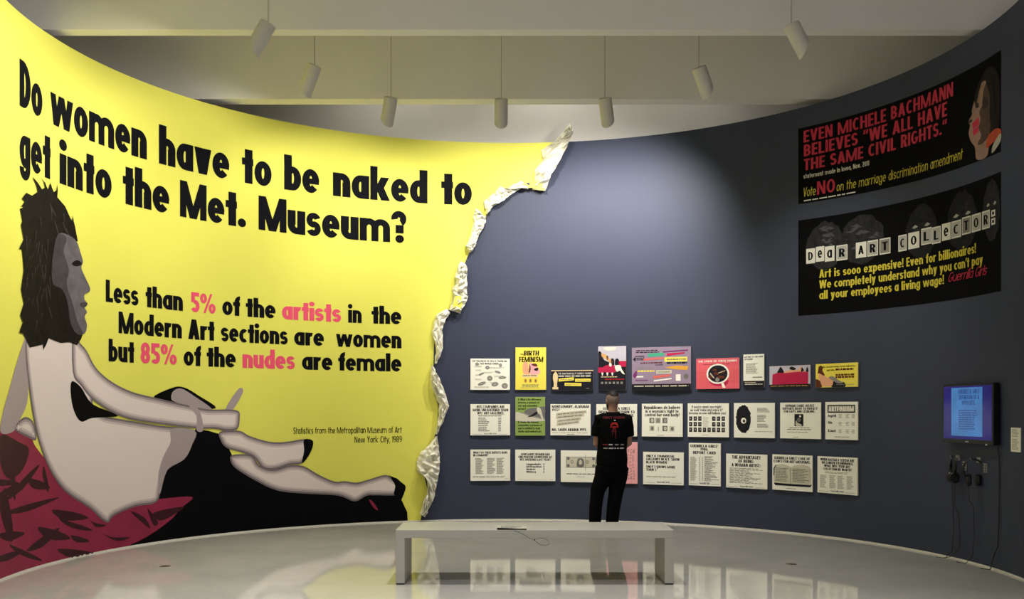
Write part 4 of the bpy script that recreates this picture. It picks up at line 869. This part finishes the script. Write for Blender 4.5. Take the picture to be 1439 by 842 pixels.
for k, (hx, hy, lab1, lab2, lab3) in enumerate(((1345, 657, 'black headphones hanging edge-on under the left part of the wall screen', 'small steel hook holding the headphones hung edge-on', 'small grey control plate beside the edge-on headphones'),
                                       (1374, 660, 'black headphones hanging with open loop under the right part of the wall screen', 'small steel hook holding the open-loop headphones', 'small grey control plate beside the open-loop headphones'))):
    t, th, z0 = on_wall('wall_hook', lab2, 'hook', hx-2, hy-13, .03, 'steel hooks under the screen')
    mb = MB(); mb.box((-.035, -.008, -.025), (.035, .004, .03), M_STEEL, .002); mb.build('plate', t)
    mb = MB(); mb.tube([(0, 0, 0), (0, -.05, -.004), (0, -.08, 0), (0, -.09, .025)], .006, M_STEEL, 10); mb.build('peg', t, True)
    hook_loc = Vector(t.location); rot = Matrix.Rotation(-th, 4, 'Z')
    t2, th2, z2_ = on_wall('control_plate', lab3, 'plate', hx+11, hy-2, .004, 'control plates under the screen')
    mb = MB(); mb.box((-.036, -.012, -.045), (.036, .004, .045), M_STEEL, .003); mb.build('plate', t2)
    mb = MB()
    for a in (-.02, .02):
        for b in (-.025, .0, .025): mb.box((a-.007, -.015, b-.007), (a+.007, -.011, b+.007), M_DARKM)
    mb.build('buttons', t2)
    t = thing('headphones', lab1, 'headphones', tuple(hook_loc + rot @ Vector((0, -.06, 0))), -th, 'headphones under the screen')
    yaw = Matrix.Rotation(math.radians(-20 if k == 0 else 62), 4, 'Z') @ Matrix.Diagonal((1.2, 1.2, 1.3, 1))
    arc = [yaw @ Vector((.078*math.sin(a), 0, -.075+.08*math.cos(a)*1.05)) for a in [math.radians(-148+296*i/20) for i in range(21)]]
    mb = MB(); mb.tube(arc, [(.008, .016)]*21, M_DARKM, 10); mb.build('headband', t, True)
    for s in (-1, 1):
        mb = MB(); c = yaw @ Vector((s*.036, 0, -.148)); mb.lathe([(0, -.022), (.036, -.022), (.044, -.012), (.044, .008), (.034, .018), (0, .018)], M_DARKM, 24, Matrix.Translation(c) @ yaw @ Matrix.Rotation(s*PI/2, 4, 'Y')); mb.build('ear_cup', t, True)
    c = yaw @ Vector((-.036, 0, -.185)); zf = -(hook_loc.z)+.006
    mb = MB(); mb.tube([c, c+Vector((.0, .005, -.15)), Vector((-.03, .02, -.45)), Vector((-.03, .025, -.75)), Vector((-.05, .02, zf+.08)), Vector((-.10, -.02, zf)), Vector((-.2, -.06, zf)), Vector((-.28, -.02, zf))], .0035, M_DARKM, 8)
    if k == 0: c2 = yaw @ Vector((.036, 0, -.185)); mb.tube([c2, c2+Vector((.0, .01, -.25)), Vector((.06, .025, -.55)), Vector((.08, .025, -.8)), Vector((.05, .03, zf+.1)), Vector((-.05, -.0, zf+.02)), Vector((-.12, -.03, zf))], .0035, M_DARKM, 8)
    mb.build('cord', t, True)
sa, zt = wall_at(1420, 601, .01); sb, zb = wall_at(1433.5, 636, .01); th = (sa+sb)/2/WR; w = sb-sa; h = zt-zb
t = thing('wall_label', 'small cream label with fine print on dark wall right of the screen', 'label', (WX+(WR-.002)*math.sin(th), WY+(WR-.002)*math.cos(th), zb), -th)
mb = MB(); mb.box((-w/2, -.006, 0), (w/2, .001, h), M_CREAM, .001); mb.build('card', t)
mb = MB(); g = lambda u, v: Vector(((u-.5)*w, -.0066, v*h)); fine(mb, .1, .9, .62, .95, 6, g, M_FINE, 2); fine(mb, .1, .9, .08, .55, 9, g, M_FINE, 5); mb.build('fine_print', t)

# ------------------------------------------------------------------ the visitor
PX_, PY_ = 1.13, 12.9
person = thing('person', 'person in black T-shirt with red back print and black jeans, facing the posters', 'person', (PX_, PY_, 0), 0)
M_SKIN = mat('skin', (.34, .19, .14, 1), .55, .3, .06, 20); M_BUZZ = mat('shaved_hair', (.19, .135, .12, 1), .7, .2, .2, 60); M_HAIR = mat('black_hair', (.010, .008, .008, 1), .6, .3, .3, 60)
M_TEE = mat('black_cotton', (.003, .003, .0035, 1), .9, .05, .2, 20, bump=.1); M_JEAN = mat('black_denim', (.0025, .0025, .003, 1), .9, .05, .3, 30, bump=.1); M_SHOE = mat('black_leather', (.008, .008, .008, 1), .4, .4, .1)
def remesh(mb, name, voxel, m, parent, it=4):
    o = mb.build(name+'_raw'); md = o.modifiers.new('r', 'REMESH'); md.mode = 'VOXEL'; md.voxel_size = voxel; md.use_smooth_shade = True
    sm = o.modifiers.new('s', 'SMOOTH'); sm.iterations = it; sm.factor = .5
    dg = bpy.context.evaluated_depsgraph_get(); me = bpy.data.meshes.new_from_object(o.evaluated_get(dg)); me.name = name
    me.materials.clear(); me.materials.append(m)
    for p in me.polygons: p.use_smooth = True; p.material_index = 0
    bpy.data.objects.remove(o); n = bpy.data.objects.new(name, me); COL.objects.link(n); n.parent = parent; return n
HX, HZ = .130, 1.627                                # head centre
hr = Matrix.Rotation(math.radians(14), 4, 'Z') @ Matrix.Rotation(math.radians(-6), 4, 'X')
HM = Matrix.Translation((HX, .02, HZ)) @ hr
hp = lambda x, y, z: HM @ Vector((x, y, z))
SH = {-1: Vector((-.045, .0, 1.385)), 1: Vector((.308, .0, 1.385))}
EL = {-1: Vector((-.075, .02, 1.085)), 1: Vector((.335, .03, 1.09))}
WRI = {-1: Vector((.035, .215, 1.035)), 1: Vector((.225, .225, 1.02))}
b = MB()
b.ball(hp(0, -.008, .012), (.076, .095, .108), M_SKIN, 28, hr); b.ball(hp(0, .035, -.045), (.058, .06, .075), M_SKIN, 24, hr)     # skull, jaw
b.ball(hp(0, .075, -.095), (.026, .022, .02), M_SKIN, 16, hr); b.ball(hp(0, .098, -.01), (.013, .02, .028), M_SKIN, 14, hr); b.ball(hp(0, .106, -.028), (.017, .016, .012), M_SKIN, 14, hr)
b.ball(hp(0, .09, -.062), (.026, .012, .007), M_SKIN, 14, hr); b.ball(hp(0, .088, -.073), (.022, .012, .007), M_SKIN, 14, hr); b.ball(hp(0, .082, .028), (.052, .014, .010), M_SKIN, 16, hr)
for s in (-1, 1): b.ball(hp(s*.079, .0, -.008), (.010, .020, .032), M_SKIN, 16, hr @ Matrix.Rotation(s*.35, 4, 'Z'))
b.tube([hp(0, -.015, -.06), (HX, .0, 1.52), (HX+.003, -.005, 1.44)], [.058, .058, .068], M_SKIN, 20)
b.loft([(.12, 0, .80, .155, .11), (.12, 0, .95, .15, .105), (.125, 0, 1.1, .15, .105), (.13, 0, 1.25, .165, .11), (.132, 0, 1.36, .165, .10), (.133, 0, 1.42, .12, .085), (.133, 0, 1.46, .07, .065)], M_SKIN)
for s in (-1, 1):
    b.tube([SH[s], (SH[s]+EL[s])/2+Vector((s*.004, 0, 0)), EL[s], EL[s].lerp(WRI[s], .3), EL[s].lerp(WRI[s], .7), WRI[s]], [.055, .047, .04, .042, .032, .025], M_SKIN, 16)
    d = Vector((-s*.75, .55, -.12)).normalized(); side = Vector((0, 0, 1)); up = d.cross(side).normalized()*s    # hand folded towards the other one
    wr = WRI[s]; b.tube([wr, wr+d*.03, wr+d*.085], [(.026, .022), (.038, .016), (.040, .014)], M_SKIN, 16)
    for k, ln in enumerate((.066, .074, .069, .054)):
        q = wr+d*.082+side*(.028-.019*k); cur = Vector((0, -1, 0))*.5+d*.6
        b.tube([q-d*.02, q, q+d*ln*.45+Vector((0, .006, 0)), q+d*ln*.75-Vector((0, .010, 0)), q+d*ln*.85-Vector((0, .03, 0))], [.0095, .0095, .009, .0085, .007], M_SKIN, 10)
    q = wr+d*.03+side*.03; b.tube([q-side*.012, q+side*.018+d*.012, q+side*.028+d*.036, q+side*.024+d*.058], [.013, .0115, .010, .008], M_SKIN, 10)
for s, fx in ((-1, -.093), (1, .122)):
    hipx = .12+s*.085
    b.tube([(hipx, 0, .86), (hipx*.6+fx*.4, .005, .62), (hipx*.3+fx*.7, .01, .47), (fx, -.01, .3), (fx, 0, .09)], [.085, .072, .052, .048, .036], M_SKIN, 18)
    b.tube([(fx, -.06, .035), (fx, .03, .04), (fx+s*.01, .13, .028), (fx+s*.015, .18, .022)], [(.03, .03), (.036, .036), (.04, .024), (.03, .016)], M_SKIN, 14)
remesh(b, 'body', .006, M_SKIN, person, 3)
# hair: shaved sides and back, longer black top, beard
def shell(name, m, test, grow, parent=person):
    bm = bmesh.new(); bmesh.ops.create_uvsphere(bm, u_segments=120, v_segments=96, radius=1)
    for v in bm.verts: v.co = Vector((v.co.x*(.076+grow), v.co.y*(.095+grow)-.008, v.co.z*(.108+grow)+.012))
    bmesh.ops.delete(bm, geom=[f for f in bm.faces if not test(f.calc_center_median())], context='FACES')
    mb = MB(); mb.bm(bm, m, HM); o = mb.build(name, parent, True); sd = o.modifiers.new('t', 'SOLIDIFY'); sd.thickness = .004; sd.offset = 1; return o
shell('shaved_hair', M_BUZZ, lambda c: c.z > -.045-.25*max(c.y, 0)+.9*max(c.y-.0, 0) and c.y < .075 and c.z < .075 and (c.y < .03 or c.z > .03), .0015)
shell('hair_top', M_HAIR, lambda c: c.z > .052+max(0, abs(c.x)-.04)*1.2 and c.y < .085, .009)
mb = MB(); mb.ball(hp(0, .055, -.085), (.058, .055, .05), M_HAIR, 24, hr); mb.ball(hp(-.055, .03, -.055), (.018, .035, .05), M_HAIR, 16, hr); mb.ball(hp(.055, .03, -.055), (.018, .035, .05), M_HAIR, 16, hr); mb.build('beard', person, True)
for s in (-1, 1):
    mb = MB(); mb.ball(hp(s*.031, .0775, .010), (.0125, .0095, .0075), mat('eye_white', (.7, .68, .65, 1), .2, .5, 0), 14); mb.ball(hp(s*.031, .0845, .010), .0042, M_DARKM, 10); mb.build('eye', person, True)
    mb = MB(); mb.tube([hp(s*.012, .0915, .030), hp(s*.032, .0915, .035), hp(s*.052, .078, .029)], [.003, .0045, .002], M_HAIR, 8); mb.build('eyebrow', person, True)
# clothes
b = MB()
b.loft([(.118, 0, .83, .195, .140), (.118, 0, .90, .196, .142), (.12, 0, 1.0, .186, .133), (.125, 0, 1.12, .186, .13), (.13, 0, 1.24, .196, .133), (.133, 0, 1.34, .205, .128), (.133, 0, 1.40, .185, .113), (.133, 0, 1.44, .14, .095), (.133, 0, 1.475, .088, .078), (.133, 0, 1.485, .075, .07)], M_TEE)
for s in (-1, 1):
    c0 = SH[s]; d = (EL[s]-SH[s]).normalized()
    b.tube([Vector((.133+s*.10, 0, 1.40)), c0+Vector((0, 0, .005)), c0+d*.08, c0+d*.205], [.078, .080, .078, .074], M_TEE, 22)
tee = remesh(b, 'tshirt', .009, M_TEE, person, 3)
b = MB()
b.loft([(.12, 0, .66, .17, .12), (.12, 0, .74, .195, .135), (.118, 0, .84, .192, .135), (.118, 0, .92, .175, .12)], M_JEAN)
b.tube([(.02, 0, .80), (.005, 0, .66), (-.06, .0, .5), (-.085, -.005, .3), (-.093, 0, .12), (-.093, .005, .035)], [(.11, .115), (.108, .11), (.092, .098), (.082, .088), (.076, .09), (.078, .1)], M_JEAN, 24)
b.tube([(.225, 0, .80), (.205, 0, .66), (.172, .0, .5), (.14, -.005, .3), (.122, 0, .12), (.12, .005, .035)], [(.105, .115), (.105, .11), (.094, .098), (.086, .09), (.080, .09), (.082, .1)], M_JEAN, 24)
remesh(b, 'jeans', .009, M_JEAN, person, 3)
for s, fx in ((-1, -.093), (1, .12)):
    mb = MB(); fx2 = fx+s*.008
    mb.loft([(fx2, .05, 0, .045, .14), (fx2, .05, .02, .046, .142), (fx2, .05, .035, .046, .14), (fx2, .04, .06, .042, .12), (fx2, .0, .085, .04, .075), (fx2, -.01, .12, .042, .055)], M_SHOE, 24); mb.build('shoe', person, True)
# print on the back of the shirt, laid on the cloth
bvh = BVHTree.FromObject(tee, bpy.context.evaluated_depsgraph_get())
def back(u, v):
    h = bvh.ray_cast(Vector((u, -1, v)), Vector((0, 1, 0))); y = h[0].y if h[0] else -.12
    return Vector((u, y-.004, v))
px_x = lambda x: (x-719.5)/112.4-PX_; px_z = lambda y: 1.5-(y-577.5)/112.4
M_TRED = mat('red_shirt_print', (.35, .02, .015, 1), .7, .2, .2, 40); M_TDIM = mat('dim_red_shirt_print', (.16, .02, .022, 1), .7, .2, .2, 40); M_TWH = mat('white_shirt_print', (.5, .5, .5, 1), .7, .2, .2, 40)
mb = MB(); text(mb, 'PERCY HOOPER', px_x(846.5), px_x(877), px_z(588.5), .028, back, M_TDIM, bold=.14, bar=.12, gap=.1)
rx0 = lambda x, y: (px_x(825+x/8.41), px_z(545+y/8.41))
def rp(pts, m): printed(mb, [[rx0(*q) for q in pts]], back, m, .02)
rp([(262, 470), (268, 430), (285, 408), (335, 408), (352, 430), (358, 470), (345, 470), (338, 440), (310, 430), (280, 440), (275, 470)], M_TRED)
rp([(285, 455), (335, 455), (340, 468), (280, 468)], M_TRED); rp([(288, 475), (330, 475), (325, 485), (293, 485)], M_TRED)
for x, a, bb in ((285, 490, 560), (298, 490, 520), (312, 490, 540), (322, 490, 600)): rp([(x, a), (x+8, a), (x+7, bb), (x+1, bb)], M_TDIM)
rp([(305, 380), (328, 380), (322, 392), (310, 392)], M_TWH)
for y, wd2 in ((668, ((178, 232), (245, 290), (315, 360), (385, 425))), (710, ((185, 232), (245, 300), (310, 328), (342, 362), (375, 425)))):
    for a, c in wd2: rp([(a, y-6), (c, y-6), (c, y+8), (a, y+8)], M_TWH if a in (245, 310, 342, 375) else M_TDIM if a == 178 else M_GREYS)
mb.build('shirt_print', person)
